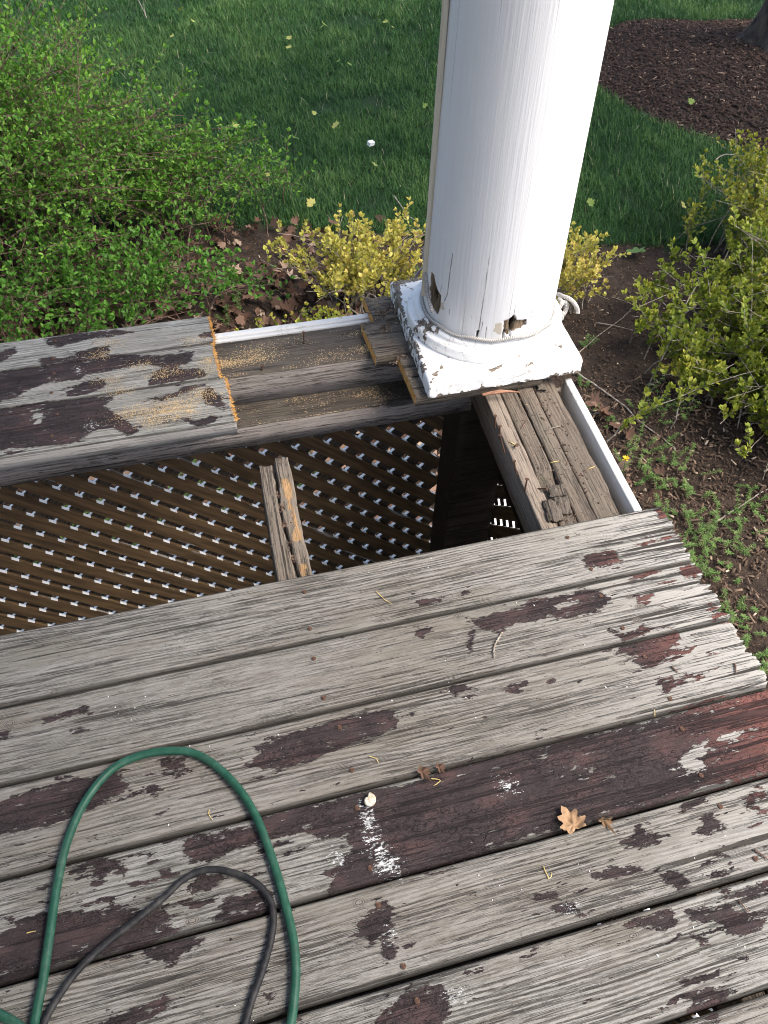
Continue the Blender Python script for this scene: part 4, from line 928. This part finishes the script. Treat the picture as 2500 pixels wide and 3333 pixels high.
# leaf litter
def litter(n):
    X = rng.uniform(-2.4, 1.75, n*2); Y = 1.9+2.4*rng.random(n*2)
    ok = (Y < np.interp(X, LX, LY)-.05+.3*rng.random(n*2)) & ((X < 1.15) | (rng.random(n*2) < .25)) & ((Y < 3.75) | (rng.random(n*2) < .5)); X, Y = X[ok][:n], Y[ok][:n]; n = len(X)
    for k in range(5):
        V_, F_ = maple([.9, -.8, 1.3, -.3, .5][k], 60+k); s = slice(k, None, 5); m = len(X[s]); az = rng.uniform(0, 2*np.pi, m)
        d = np.stack([np.cos(az), np.sin(az), rng.normal(0, .35, m)], -1)
        o = scatter(V_, F_, np.stack([X[s], Y[s], gh(X[s], Y[s])+rng.uniform(.01, .05, m)], -1), frames(d, roll=rng.normal(0, .5, m)), rng.uniform(.05, .105, m), np.clip(rng.beta(1.3, 1.6, m), 0, 1), 'leaf_litter', M['leaf_dry'])
        yield o
lit = list(litter(2600))
for k, o in enumerate(lit): tag(o, 'layer of curled dry brown maple leaves under the shrubs behind the porch', 'leaf litter', group='dry leaf litter', kind='stuff')

# ------------------------------------------------------------------ shrubs
def shrub(name, label, base, stems, leafsize, mat, stem_mat, twigs=14, twl=.22, pair=.018, tmpl=(LEAF_V, LEAF_F), seed=1, vmap=None, stem_r=.004, cat='shrub', start=.3, updroop=.35, clus=2, openang=.8):
    """stems: list of (root offset, tip offset, arch)"""
    r_ = np.random.default_rng(seed); root = empty(name, tuple(base)); tag(root, label, cat)
    SV, SF = [], []; nv = 0; LP, LD, LU = [], [], []
    def addtube(P_, r0, r1, ns=5):
        nonlocal nv
        V_, F_, tri = tube(P_, np.linspace(r0, r1, len(P_)), ns); F_ = F_[:]+nv; SV.append(V_); SF.extend([tuple(map(int, f)) for f in F_]); nv += len(V_)
    for (r0, tip, arch) in stems:
        r0 = np.array(r0, float); tip = np.array(tip, float); n = 12; t = np.linspace(0, 1, n)[:, None]
        P_ = r0*(1-t)+tip*t; P_[:, 2] += arch*np.sin(t[:, 0]*np.pi)*.5; P_[:, :2] -= (tip-r0)[:2]*(.25*np.sin(t*np.pi))
        P_ += np.cumsum(r_.normal(0, .006, P_.shape), 0)
        addtube(P_, stem_r, stem_r*.3)
        for q in range(twigs):
            s = start+(1-start)*r_.random(); i = min(int(s*(n-1)), n-2); p = P_[i]+(P_[i+1]-P_[i])*((s*(n-1)) % 1); tg = P_[i+1]-P_[i]; tg /= np.linalg.norm(tg)
            d = tg*.6+r_.normal(0, openang, 3)*np.array([1, 1, .6])+np.array([0, 0, updroop]); d /= np.linalg.norm(d); L = twl*r_.uniform(.4, 1.1)*(1.1-.4*s)
            m = 6; tt = np.linspace(0, 1, m)[:, None]; Q = p+d*L*tt+np.array([0, 0, .12*L])*tt**2+np.cumsum(r_.normal(0, L*.03, (m, 3)), 0)
            addtube(Q, stem_r*.35, stem_r*.15, 4)
            k = max(2, int(L/pair)); sv = np.linspace(.15, 1, k)
            for w in sv:
                a = w*(m-1); i2 = min(int(a), m-2); pp = Q[i2]+(Q[i2+1]-Q[i2])*(a-i2); td = Q[i2+1]-Q[i2]; td = td/np.linalg.norm(td)
                for c in range(clus if w < .99 else clus+3):
                    sd_ = r_.normal(0, 1, 3); sd_ -= td*(sd_@td); sd_ /= np.linalg.norm(sd_)+1e-9
                    LP.append(pp); LD.append(td*r_.uniform(.3, .9)*(1 if w < .99 else 1.8)+sd_*.8+np.array([0, 0, .15])); LU.append(1.0*w)
    o = mesh('stems', np.concatenate(SV), SF, stem_mat, root); o['kind'] = 'stuff'
    LP = np.array(LP); LD = np.array(LD); n = len(LP); w = np.array(LU)
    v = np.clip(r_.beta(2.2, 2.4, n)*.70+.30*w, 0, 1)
    if vmap is not None: v = vmap(LP+np.array(base), v, r_)
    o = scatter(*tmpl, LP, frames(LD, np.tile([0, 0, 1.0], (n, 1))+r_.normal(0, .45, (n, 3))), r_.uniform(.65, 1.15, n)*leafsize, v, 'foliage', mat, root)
    return root
# big green shrub on the left
def fan(rs, n, cx, cy, rx, ry, h, rootr=.25, edge=.45, arch=.25, xlim=None):
    r_ = np.random.default_rng(rs); out = []
    for i in range(n):
        a = r_.uniform(0, 2*np.pi); q = math.sqrt(r_.random()); x, y = rx*q*math.cos(a), ry*q*math.sin(a)
        z = h*(1-(1-edge)*q**2.2)*r_.uniform(.62, 1.05)
        out.append(((r_.normal(0, rootr*.5)+x*.15, r_.normal(0, rootr*.5)+y*.15, 0), (x, y, z), arch*r_.uniform(.3, 1.2)))
    return out
gz = GZ
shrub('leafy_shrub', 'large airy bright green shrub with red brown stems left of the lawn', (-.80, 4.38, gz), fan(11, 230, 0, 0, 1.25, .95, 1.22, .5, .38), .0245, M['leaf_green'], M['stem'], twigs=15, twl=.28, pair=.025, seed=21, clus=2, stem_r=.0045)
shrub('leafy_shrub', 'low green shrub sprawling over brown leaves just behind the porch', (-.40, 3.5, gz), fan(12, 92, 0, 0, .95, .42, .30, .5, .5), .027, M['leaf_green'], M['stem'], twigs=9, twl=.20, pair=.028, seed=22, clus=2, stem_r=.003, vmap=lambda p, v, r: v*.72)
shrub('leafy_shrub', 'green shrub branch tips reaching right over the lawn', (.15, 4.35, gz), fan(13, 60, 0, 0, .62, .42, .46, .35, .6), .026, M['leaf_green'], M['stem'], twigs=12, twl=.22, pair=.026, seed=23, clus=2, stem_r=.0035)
vy = lambda p, v, r: np.clip(v*.75+.35*fbm(p[:, 0]*6, p[:, 2]*6+p[:, 1]*3, 4)-.02, 0, 1)
shrub('box_shrub', 'yellowing box shrub with thin foliage left of the column', (.93, 3.40, gz), fan(31, 58, 0, 0, .52, .32, .40, .15, .70, .05), .024, M['leaf_yellow'], M['twig'], twigs=8, twl=.11, pair=.014, tmpl=(ROUND_V, ROUND_F), seed=31, vmap=vy, stem_r=.0035, updroop=.9, openang=.45, cat='shrub')
shrub('box_shrub', 'small sparse box sprig low over the leaf litter by the white fascia', (.58, 3.05, gz), fan(33, 26, 0, 0, .45, .20, .17, .2, .7, .02), .021, M['leaf_box'], M['twig'], twigs=7, twl=.10, pair=.012, tmpl=(ROUND_V, ROUND_F), seed=33, stem_r=.003)
shrub('box_shrub', 'small yellow box shrub peeking out right of the column', (1.83, 3.18, gz), fan(32, 26, 0, 0, .26, .26, .36, .12, .75, .05), .022, M['leaf_yellow'], M['twig'], twigs=8, twl=.10, pair=.011, tmpl=(ROUND_V, ROUND_F), seed=32, vmap=vy, stem_r=.0035, updroop=.8, openang=.5)
vb = lambda p, v, r: np.clip(v*.72+.40*(fbm(p[:, 0]*4, p[:, 1]*4+p[:, 2]*4, 6)-.35), 0, 1)
shrub('box_shrub', 'large yellow green box shrub beside the bare soil on the right', (2.60, 2.52, gz), fan(41, 190, 0, 0, .74, .74, .60, .5, .36, .05)+[((a_[0]*.5-.15, a_[1]*.5-.25, 0), (b_[0]-.22, b_[1]-.52, b_[2]), c_) for a_, b_, c_ in fan(44, 90, 0, 0, .42, .34, .34, .3, .5, .05)], .0265, M['leaf_box'], M['twig'], twigs=11, twl=.09, pair=.013, tmpl=(ROUND_V, ROUND_F), seed=41, clus=3, vmap=vb, stem_r=.0035, updroop=.9, openang=.5, start=.12)
shrub('box_shrub', 'box shrub with orange yellow tips further back at the right border', (3.12, 3.35, gz), fan(42, 120, 0, 0, .60, .50, .74, .4, .5, .05), .024, M['leaf_box'], M['twig'], twigs=10, twl=.12, pair=.013, tmpl=(ROUND_V, ROUND_F), seed=42, vmap=lambda p, v, r: np.clip(v*.8+.16, 0, 1), stem_r=.0035, updroop=.9, openang=.5, start=.15)

# weeds with whorled leaves
NAR_V = [(0, 0, 0), (.45, .12, .04), (1, 0, -.08), (.45, -.12, .04)]; NAR_F = [(0, 1, 2, 3)]
def weed(label, c, rad, n, h, seed, cat='weed', leaf=.016, group=None, loc_z=None):
    r_ = np.random.default_rng(seed); root = empty('weed', (c[0], c[1], gh(np.array([c[0]]), np.array([c[1]]))[0])); tag(root, label, cat, group)
    LP, LD, SV, SF = [], [], [], []; nv = 0
    for i in range(max(3, int(n*.34))):
        a = r_.uniform(0, 2*np.pi); q = rad*r_.random()**.8*1.15; p = np.array([q*math.cos(a), q*math.sin(a)*.8, 0]); d = np.array([r_.normal(0, .6), r_.normal(0, .6), 1.0]); d /= np.linalg.norm(d); L = h*r_.uniform(.4, 1.1)
        Q = p+d*L*np.linspace(0, 1, 4)[:, None]; V_, F_, _ = tube(Q, .0008, 3); SV.append(V_); SF.extend([tuple(map(int, f)) for f in F_+nv]); nv += len(V_)
        for s in np.linspace(.25, 1, 5):
            k = 6; a0 = r_.uniform(0, 6.28)
            for j in range(k):
                t = a0+j*2*np.pi/k; LP.append(p+d*L*s); LD.append((math.cos(t), math.sin(t), r_.uniform(.0, .5)))
    mesh('stems', np.concatenate(SV), SF, M['leaf_weed'], root, attrs=dict(v=np.full(nv, .5)))['kind'] = 'stuff'
    LP = np.array(LP); n = len(LP); scatter(NAR_V, NAR_F, LP, frames(np.array(LD)), r_.uniform(.6, 1.2, n)*leaf, r_.beta(2, 2, n), 'foliage', M['leaf_weed'], root)
def wp(px, py): return at(px, py, GZ+.03)
for lab_, (px, py), rd, n, h, sd0 in [
  ('low green bedstraw weeds between the deck end and the box shrub', (2150, 1490), .17, 110, .09, 1), ('bright weed clump sprawling below the box shrub on the right', (2290, 1720), .24, 170, .10, 2),
  ('weeds hugging the end of the top deck board', (2150, 1720), .12, 50, .06, 3), ('leafy weeds beside the split ends of the grey boards', (2290, 1860), .12, 60, .05, 4),
  ('small weed tuft near the brick red paint patches', (2390, 2010), .10, 45, .05, 5), ('weed tuft at the right border near the deck end', (2490, 2150), .09, 35, .06, 6),
  ('single small seedling beside the white fascia end', (1945, 1330), .035, 7, .05, 7), ('seedlings on brown chips near the long twig', (1985, 1368), .05, 12, .045, 8), ('tiny seedling under the corner of the plinth', (1910, 1240), .03, 5, .04, 9),
  ('star shaped weed in front of the yellow box shrub', (1340, 890), .06, 14, .10, 10), ('green weed by the small yellow shrub right of the column', (1880, 1110), .06, 14, .08, 11),
  ('star leaved weed among leaf litter left of the fascia', (770, 985), .07, 16, .10, 12), ('dark weed rosette poking out behind the far boards', (790, 1040), .06, 12, .07, 13),
  ('weeds at the foot of the large box shrub', (2150, 1330), .12, 60, .14, 14), ('weed shoots among chips at the lower right border', (2470, 1640), .16, 60, .06, 15), ('weed seen through the lattice at the left', (60, 1010), .15, 60, .1, 16)]:
    weed(lab_, wp(px, py), rd, n, h, 500+sd0, leaf=.02 if sd0 in (10, 12) else .015)
# green weeds close behind the lattice
for k in range(7): weed('green weed growing close outside the far lattice', (-.9+.22*k+random.uniform(-.05, .05), 2.05+random.uniform(0, .3), 0), .10, 24, .16, 700+k, group='weeds outside the lattice', leaf=.03)
# dandelion
dp = wp(2022, 1545); dz = empty('dandelion', tuple(dp)); tag(dz, 'yellow dandelion flower beside the white fascia', 'flower')
r9 = np.random.default_rng(3); m_ = 40; ta = r9.uniform(0, 6.28, m_)
tubeobj('stalk', np.array([(0, 0, -.03), (.004, 0, .03), (.0, .004, .08)]), .0015, M['leaf_weed'], dz, 5)
scatter(NAR_V, NAR_F, np.tile([0, .004, .08], (m_, 1)).astype(float), frames(np.stack([np.cos(ta), np.sin(ta), r9.uniform(.1, 1.2, m_)], -1)), np.full(m_, .017), np.zeros(m_), 'petals', M['yellowflower'], dz)
# twigs on the ground
def twig(label, pts, r_, z=GZ+.012, m='twig', name='twig', cat='twig', zs=None):
    P_ = smoothpath([at(*p, z) for p in pts], 6); c = P_.mean(0); rr_ = np.linspace(r_, r_*.5, len(P_)); P_ = P_+rng.normal(0, r_*.25, P_.shape); P_[:, 2] = z+(0 if zs is None else zs)
    o = tubeobj(name, P_, rr_, M[m], None, 6, loc=tuple(c)); tag(o, label, cat); return o
twig('long curved bare twig on the soil right of the plinth', [(1880, 1215), (1960, 1270), (2030, 1320), (2075, 1365), (2140, 1415), (2200, 1460)], .0045)
twig('forked thin twig under the yellow shrub right of the column', [(1860, 1170), (1950, 1090), (2020, 1040), (2060, 1000)], .003)
twig('short thin twig crossing the soil behind the rope', [(1940, 1050), (2000, 1060), (2060, 1075)], .003)
twig('pale twig lying across the lawn left of the column', [(1283, 638), (1305, 668), (1325, 700), (1362, 722)], .004, GZ+.06)
twig('thin white stalk at the top left of the lawn', [(445, -10), (470, 40), (478, 60), (470, 30), (468, 0)], .003, GZ+.06)
twig('grey twig at the right border by the weeds', [(2330, 1700), (2420, 1640), (2500, 1590)], .004)
twig('thin curved stem on the lawn edge by the mulch', [(2330, 520), (2360, 503), (2420, 508), (2520, 512)], .004, GZ+.07)
# fallen leaves on the lawn
mv, mf = maple(.35, 99); k = 0
for (px, py, d) in [(590, 30, 'near the top border left of centre'), (630, 70, 'pale, near the top'), (560, 118, 'left of two near the top left'), (940, 155, 'on the upper lawn'), (940, 125, 'small, on the upper lawn'), (1050, 85, 'upper centre'), (1058, 82, 'beside another in the upper centre'), (1255, 72, 'near the top, left of the column'), (1278, 88, 'close to the column near the top'),
                    (770, 412, 'heart shaped, left of the lawn middle'), (965, 450, 'pale, in the middle of the lawn'), (1090, 408, 'greenish, in the middle of the lawn'), (1025, 370, 'small, above the white scrap'), (1100, 200, 'greenish, halfway up'), (1385, 345, 'near the column edge'), (870, 570, 'pale, right of the shrub tips'), (1220, 535, 'below the white scrap'), (1015, 662, 'upright, above the yellow shrub'), (1140, 210, 'small greenish, near the column'), (2252, 333, 'green, on the dark mulch'), (1920, 660, 'pale green, right of the column'), (2225, 668, 'cream, on the lawn at right')]:
    p = at(px, py, GZ+.06 if py > 100 or px > 1900 else GZ+.06); az = random.uniform(0, 6.28); fr = frames(np.array([[math.cos(az), math.sin(az), .3]]), roll=np.array([random.uniform(-.6, .6)]))
    o = scatter(mv, mf, np.zeros((1, 3)), fr, np.array([random.uniform(.05, .08)]), np.array([random.random()]), 'fallen_leaf', M['leaf_fallen'], kind=None); o.location = p
    tag(o, 'yellow green fallen leaf '+d, 'leaf', 'fallen leaves on the grass')
p = at(2065, 818, GZ+.03); o = scatter(mv, mf, np.zeros((1, 3)), frames(np.array([[.2, -1, .2]])), np.array([.14]), np.array([.6]), 'maple_leaf', M['leaf_weed'], kind=None); o.location = p; tag(o, 'fresh green maple leaf on the bare soil right of the column', 'leaf')
p = at(1206, 472, GZ+.07); o = box('paper_scrap', (-.02, -.012, 0), (.02, .014, .022), M['plastic']); o.location = p; o.rotation_euler = (.2, .1, .5); tag(o, 'small white scrap lying in the grass', 'litter')

# ------------------------------------------------------------------ litter on the deck
def drape(o, p, rz=0): o.location = p; o.rotation_euler = (0, 0, rz)
def crumpled_leaf(name, c, size, az, tilt, mat, label, seed):
    A = np.array([0, 24, 40, 62, 82, 105, 125, 150, 180]); Rr = np.array([1.0, .62, .84, .5, .9, .55, .62, .42, .22])*(1+np.random.default_rng(seed).uniform(-.15, .12, 9))
    na, nr_ = 72, 6; a = np.arange(na)/na*2*np.pi; d = np.degrees(a); d = np.where(d > 180, 360-d, d); R_ = np.interp(d, A, Rr)*(1+.10*(fbm(a*9, a*0+seed, seed)-.5))
    V = [(0, 0, 0)]
    for k in range(1, nr_+1):
        q = k/nr_; x = R_*np.cos(a)*q*.5; y = R_*np.sin(a)*q*.5
        z = .30*np.abs(y)**1.2+.26*(fbm(x*6+9, y*6, seed, 3)-.5)+.22*(x*x+y*y)
        V += list(zip(x, y, z-.0))
    Fc = [(0, 1+i, 1+(i+1) % na) for i in range(na)]+[(1+k*na+i, 1+(k+1)*na+i, 1+(k+1)*na+(i+1) % na, 1+k*na+(i+1) % na) for k in range(nr_-1) for i in range(na)]
    V = np.array(V)*size; V[:, 2] -= V[:, 2].min()*.8
    vv = .35+.5*fbm(V[:, 0]*90, V[:, 1]*90, 3)
    o = mesh(name, V, Fc, mat, None, attrs=dict(v=vv), smooth=True); o.location = c; o.rotation_euler = (tilt, 0, az); tag(o, label, 'leaf'); return o
crumpled_leaf('dry_leaf', tuple(at(1862, 2690, .002)), .062, 1.75, .12, M['leaf_tan'], 'crumpled tan maple leaf caught in the gap between two boards', 5)
tv, tf = maple(1.5, 6); p = at(1965, 2668, .004); o = scatter(tv, tf, np.zeros((1, 3)), frames(np.array([[1, .2, .6]]), roll=np.array([.9])), np.array([.03]), np.array([.2]), 'dry_leaf', M['leaf_tan'], kind=None); o.location = p; tag(o, 'curled brown leaf scrap right of the tan maple leaf', 'leaf')
for (px, py, s, lb) in [(1375, 2512, .030, 'crumpled brown leaf bit in the gap left of the tan leaf'), (1430, 2497, .022, 'small curled leaf bit at the right end of the gap litter')]:
    p = at(px, py, .004); o = scatter(tv, tf, np.zeros((1, 3)), frames(np.array([[1, .3, .3]]), roll=np.array([.6])), np.array([s]), np.array([.5]), 'dry_leaf', M['leaf_dry'], kind=None); o.location = p; tag(o, lb, 'leaf')
# snail shell
def shellobj():
    p = at(1199, 2614, 0); th_ = np.linspace(0, 2.2*2*np.pi, 60); g_ = np.exp(.16*th_)/np.exp(.16*th_[-1]); R_ = .0052*g_
    P_ = np.stack([R_*np.cos(th_), R_*np.sin(th_), .0075-.0035*g_], -1)*1.0; o = tubeobj('snail_shell', P_, .0046*g_, M['shell'], None, 10); o.location = (p[0], p[1], .001); o.scale = (1.5, 1.5, 1.4); tag(o, 'small pale brown snail shell above the white paint splash', 'snail shell')
shellobj()
for lb, pts in [('bent yellow pine needle on the plain grey board', [c6(q) for q in [(688, 757), (705, 795), (712, 808), (722, 800), (724, 782)]]), ('forked yellow needle on the maroon board left of centre', [c6(q) for q in [(203, 377), (243, 385), (215, 408)]]),
                ('yellow needle bit near the gap on the upper grey board', [c6(q) for q in [(1168, 80), (1170, 108)]]), ('thin needle across the pale board near the hole', [(1225, 1925), (1250, 1950), (1275, 1965)]), ('small yellow needle inside the green hose loop', [c5(q) for q in [(905, 512), (902, 530), (918, 555)]]),
                ('small orange needle right of the hose', [c5(q) for q in [(1595, 282), (1625, 290), (1635, 310)]]), ('short straw on the lower left board', [c5(q) for q in [(115, 1045), (155, 1035)]])]:
    twig(lb, pts, .0009, .0022, 'needle', 'pine_needle', 'needle')
twig('curved pale twig right of the maroon peninsula patch', [c4(q) for q in [(557, 1158), (535, 1190), (520, 1225), (521, 1265)]], .0022, .003)
twig('dark twig sliver near the right board ends', [c4(q) for q in [(1522, 1290), (1527, 1330)]], .002, .003, 'stem')
twig('dark splinter on the grey board near the brick red patch', [c4(q) for q in [(1258, 1300), (1285, 1325)]], .002, .003, 'stem')
twig('dark splinter lying at the right border of the lower boards', [c6(q) for q in [(1600, 685), (1640, 712), (1665, 730)]], .0018, .003, 'stem')
twig('short dark splinter below the maroon board', [c6(q) for q in [(1530, 900), (1575, 955)]], .0015, .003, 'stem')
# crumbs, sawdust grains, paint flecks
def specks(name, pts, n, sd_, sz, m, label, z=.001, v=(0, 1)):
    X = []; 
    for (x, y, s, w) in pts: X.append(np.stack([rng.normal(x, s, int(n*w)), rng.normal(y, s*.6, int(n*w))], -1))
    X = np.concatenate(X); k = len(X); az = rng.uniform(0, 6.28, k); s = rng.uniform(*sz, k); s3 = np.stack([s*rng.uniform(1, 2.5, k), s, s*.5], -1)
    zz_ = z if np.isscalar(z) else z(X)
    o = scatter(CH_V, CH_F, np.concatenate([X, np.full((k, 1), 0.0)+np.reshape(zz_, (-1, 1))], 1), frames(np.stack([np.cos(az), np.sin(az), np.zeros(k)], -1)), s, rng.uniform(*v, k), name, m, size3=s3); tag(o, label, name.replace('_', ' '), kind='stuff')
dx = at(*c3((760, 500)))
def uni(x0, x1, y0, y1, k): return [(rng.uniform(x0, x1), rng.uniform(y0, y1), .02, 1.0/k) for _ in range(k)]
specks('sawdust', [(dx[0], dx[1], .035, .55), (dx[0]-.09, dx[1], .03, .25), (.08, 1.70, .015, .1)]+uni(-.2, .1, 1.5, 1.85, 12), 2600, 0, (.0005, .0012), M['sawdust'], 'yellow sawdust scattered over the sawn far boards', .0002)
zj = lambda X_: np.where(X_[:, 1] > 1.663, -.0285, -.116)
pj = [(x, y, s, w) for x, y, s, w in [(.13, 1.72, .02, .15), (.20, 1.74, .035, .2), (.14, 1.68, .02, .1), (.48, 1.70, .02, .2), (.17, 1.615, .02, .08), (.33, 1.61, .05, .1), (.47, 1.62, .03, .15)]]
def clampz(X_): X_[:, 1] = np.where(X_[:, 1] > 1.661, np.clip(X_[:, 1], 1.663, 1.80), np.clip(X_[:, 1], 1.583, 1.659)); X_[:, 0] = np.clip(X_[:, 0], .112, .60); return zj(X_)
specks('joist_sawdust', pj+[(x, y, .02, .04) for x, y, _, _ in uni(.12, .55, 1.60, 1.79, 12)], 4600, 0, (.0006, .0016), M['sawdust'], 'tan sawdust lying on the exposed grey rim joists', clampz)
specks('deck_crumbs', uni(-.45, .9, .12, 1.0, 60), 900, 0, (.0004, .0011), M['chip'], 'dark crumbs strewn over the near deck boards', .0004, (0, .7))
specks('paint_flecks', uni(-.3, .85, .15, 1.0, 30), 70, 0, (.0008, .0017), M['paintchip'], 'tiny white paint flecks on the near deck boards', .0004)
def onb(X_): X_[:, 0] = np.clip(X_[:, 0], .745, .86)+SK*(X_[:, 1]-1.454); return -.030
specks('beam_debris', [(.80, y, .03, .12) for y in (1.42, 1.38, 1.3, 1.25, 1.2, 1.15, 1.1, 1.06)], 360, 0, (.0010, .0028), M['chip'], 'bark crumbs and splinters on the dark side joists', onb, (.2, 1))
specks('stub_debris', [(.152+.06*(y-1.2)*.0, y, .008, .2) for y in (1.08, 1.12, 1.17, 1.22, 1.26)], 420, 0, (.0010, .0030), M['chip'], 'splinters heaped in the cleft of the rotten joist stub', -.030, (.6, 1))
X0 = [(.55, 1.80, .02, .3), (.53, 1.73, .02, .3), (.545, 1.60, .015, .2), (.56, 1.66, .02, .2)]
def stubz(X_): X_[:, 0] = np.clip(X_[:, 0], .50, .57); return -.002
specks('rot_debris', X0, 900, 0, (.0010, .0034), M['crumb'], 'rotten wood crumbs on the sawn stubs left of the plinth', stubz, (.3, 1))
# long splinters
for k, (a, b_) in enumerate([((540, 545), (600, 455)), ((745, 560), (895, 515)), ((425, 655), (500, 690)), ((715, 435), (775, 470)), ((800, 850), (885, 830)), ((945, 870), (975, 840)), ((1100, 915), (1140, 920)), ((1140, 910), (1205, 880))]):
    P_ = [at(*cS(a), -.0275), at(*cS(b_), -.0268)]; P_ = np.array([P_[0], (P_[0]+P_[1])/2+[0, 0, .001], P_[1]])
    o = tubeobj('splinter', P_, np.array([.0006, .0013, .0006]), M['needle'] if k in (2, 4, 7) else M['twig'] if k == 1 else M['stem'], None, 5, loc=tuple(P_[1])); tag(o, ['orange splinter pointing down the dark joist near the plinth', 'pale grey splinter bridging two joist gaps', 'tan splinter lying on the clean tan joist', 'short dark red splinter on the joist just below the pale one', 'yellow splinter by the cracked dark rot patch', 'small splinter tip leaning over the middle joist gap', 'tiny pale sliver near the fascia side', 'yellowish splinter touching the ragged outer joist edge'][k], 'splinter', 'splinters on the side joists')
# torn pinkish splinter under the plinth front
tor = [at(*cS(q), -.004) for q in [(190, 235), (300, 215), (400, 205), (540, 212)]]
M['torn'] = simple('torn_reddish_wood', (.16, .075, .045), (.36, .20, .13), 1, .85, .001, (30, 200, 200))
o = tubeobj('torn_splinter', smoothpath(tor, 6), np.concatenate([np.linspace(.0035, .005, 10), np.linspace(.005, .0006, 9)]), M['torn'], None, 6, loc=tuple(tor[1])); tag(o, 'torn reddish splinter sticking out under the front of the plinth', 'splinter')
# sheet of rotten bark on the side joists
def barkchunk(px, py, sx_, sy_, seed, lb):
    p = at(px, py, -.027); n = 14; u = np.linspace(-1, 1, n); A_, B_ = np.meshgrid(u, u); r_ = np.hypot(A_, B_); sc = 1+.45*(fbm(np.arctan2(B_, A_)*2+5, 0*A_, seed)-.5)
    V = np.stack([A_*sx_*sc, B_*sy_*sc, .003*(1-r_**2).clip(0)+.007*(fbm(A_*3, B_*5, seed)-.3)+.003], -1).reshape(-1, 3); idx = np.arange(n*n).reshape(n, n)
    Fc = np.stack([idx[:-1, :-1], idx[:-1, 1:], idx[1:, 1:], idx[1:, :-1]], -1).reshape(-1, 4)
    o = mesh('rotten_wood_chunk', V, Fc, M['dirtytop'], attrs=dict(wear=np.full(n*n, .6), dust=np.zeros(n*n))); sm_ = o.modifiers.new('s', 'SOLIDIFY'); sm_.thickness = .004
    o.location = p; o.rotation_euler = (0, 0, 1.4); tag(o, lb, 'rotten wood')
barkchunk(*cS((830, 1290)), .030, .017, 3, 'flat grey slab of rotten wood at the near end of the side joists')
barkchunk(*cS((920, 1240)), .024, .014, 5, 'smaller curled grey rot slab beside the flat one')
barkchunk(*cS((860, 1110)), .016, .018, 8, 'cracked dark rotten patch in the middle side joist')
barkchunk(*cS((720, 165)), .016, .010, 9, 'broken brown bark heap under the plinth front')

# ------------------------------------------------------------------ tree at the upper right, its crown overhead unseen and placed to shade the lawn
tb = at(2560, 150, GZ+.03); tree = empty('tree', (tb[0], tb[1], GZ)); tag(tree, 'dark rough tree trunk standing in the mulch at the top right corner', 'tree')
ns = 64; zs = np.concatenate([np.linspace(-.05, .6, 16), np.linspace(.7, 4.2, 24)]); a = np.arange(ns)/ns*2*np.pi; rows = []
for z in zs:
    fl = .21+.20*math.exp(-max(z, 0)/.16); rr_ = fl*(1+.16*math.exp(-max(z, 0)/.3)*np.sin(5*a+.4)+.05*np.sin(9*a+z*2))+.022*(fbm(a*9, a*0+z*2.2, 7)-.5)*2
    rows.append(np.stack([rr_*np.cos(a), rr_*np.sin(a)+.05*z, np.full(ns, z)], -1))
V = np.concatenate(rows); i, j = np.meshgrid(np.arange(len(zs)-1), np.arange(ns), indexing='ij'); j2 = (j+1) % ns
mesh('trunk', V, np.stack([i*ns+j, i*ns+j2, (i+1)*ns+j2, (i+1)*ns+j], -1).reshape(-1, 4), M['bark'], tree, smooth=True)
def shade_crown(n, c, s, leaf, seed):
    r_ = np.random.default_rng(seed); cl = r_.normal(0, 1, (60, 3)); cl /= np.linalg.norm(cl, axis=1)[:, None]; cl *= r_.uniform(.3, 1, (60, 1))**.5
    p = cl[r_.integers(0, 60, n)]*np.array(s)+r_.normal(0, .35, (n, 3)); d = r_.normal(0, 1, (n, 3))
    return scatter(LEAF_V, LEAF_F, p+np.array(c), frames(d), r_.uniform(.7, 1.2, n)*leaf, r_.random(n), 'shade_crown', M['leaf_green'], tree)
shade_crown(5200, (.9, -2.2, 5.0), (3.8, 1.8, .9), .20, 77)

# ------------------------------------------------------------------ unseen porch roof and house wall, added to shade the deck
o = box('unseen_porch_roof', (-3.2, -1.3, 2.70), (1.15, 1.98, 2.88), M['house']); tag(o, 'unseen porch roof over the white column, added to shade the deck', 'roof')
o = box('unseen_house_wall', (-3.3, -6.0, -1.1), (-3.1, 2.15, 2.70), M['house']); tag(o, 'unseen house wall left of the porch, added to darken the deck', 'wall')
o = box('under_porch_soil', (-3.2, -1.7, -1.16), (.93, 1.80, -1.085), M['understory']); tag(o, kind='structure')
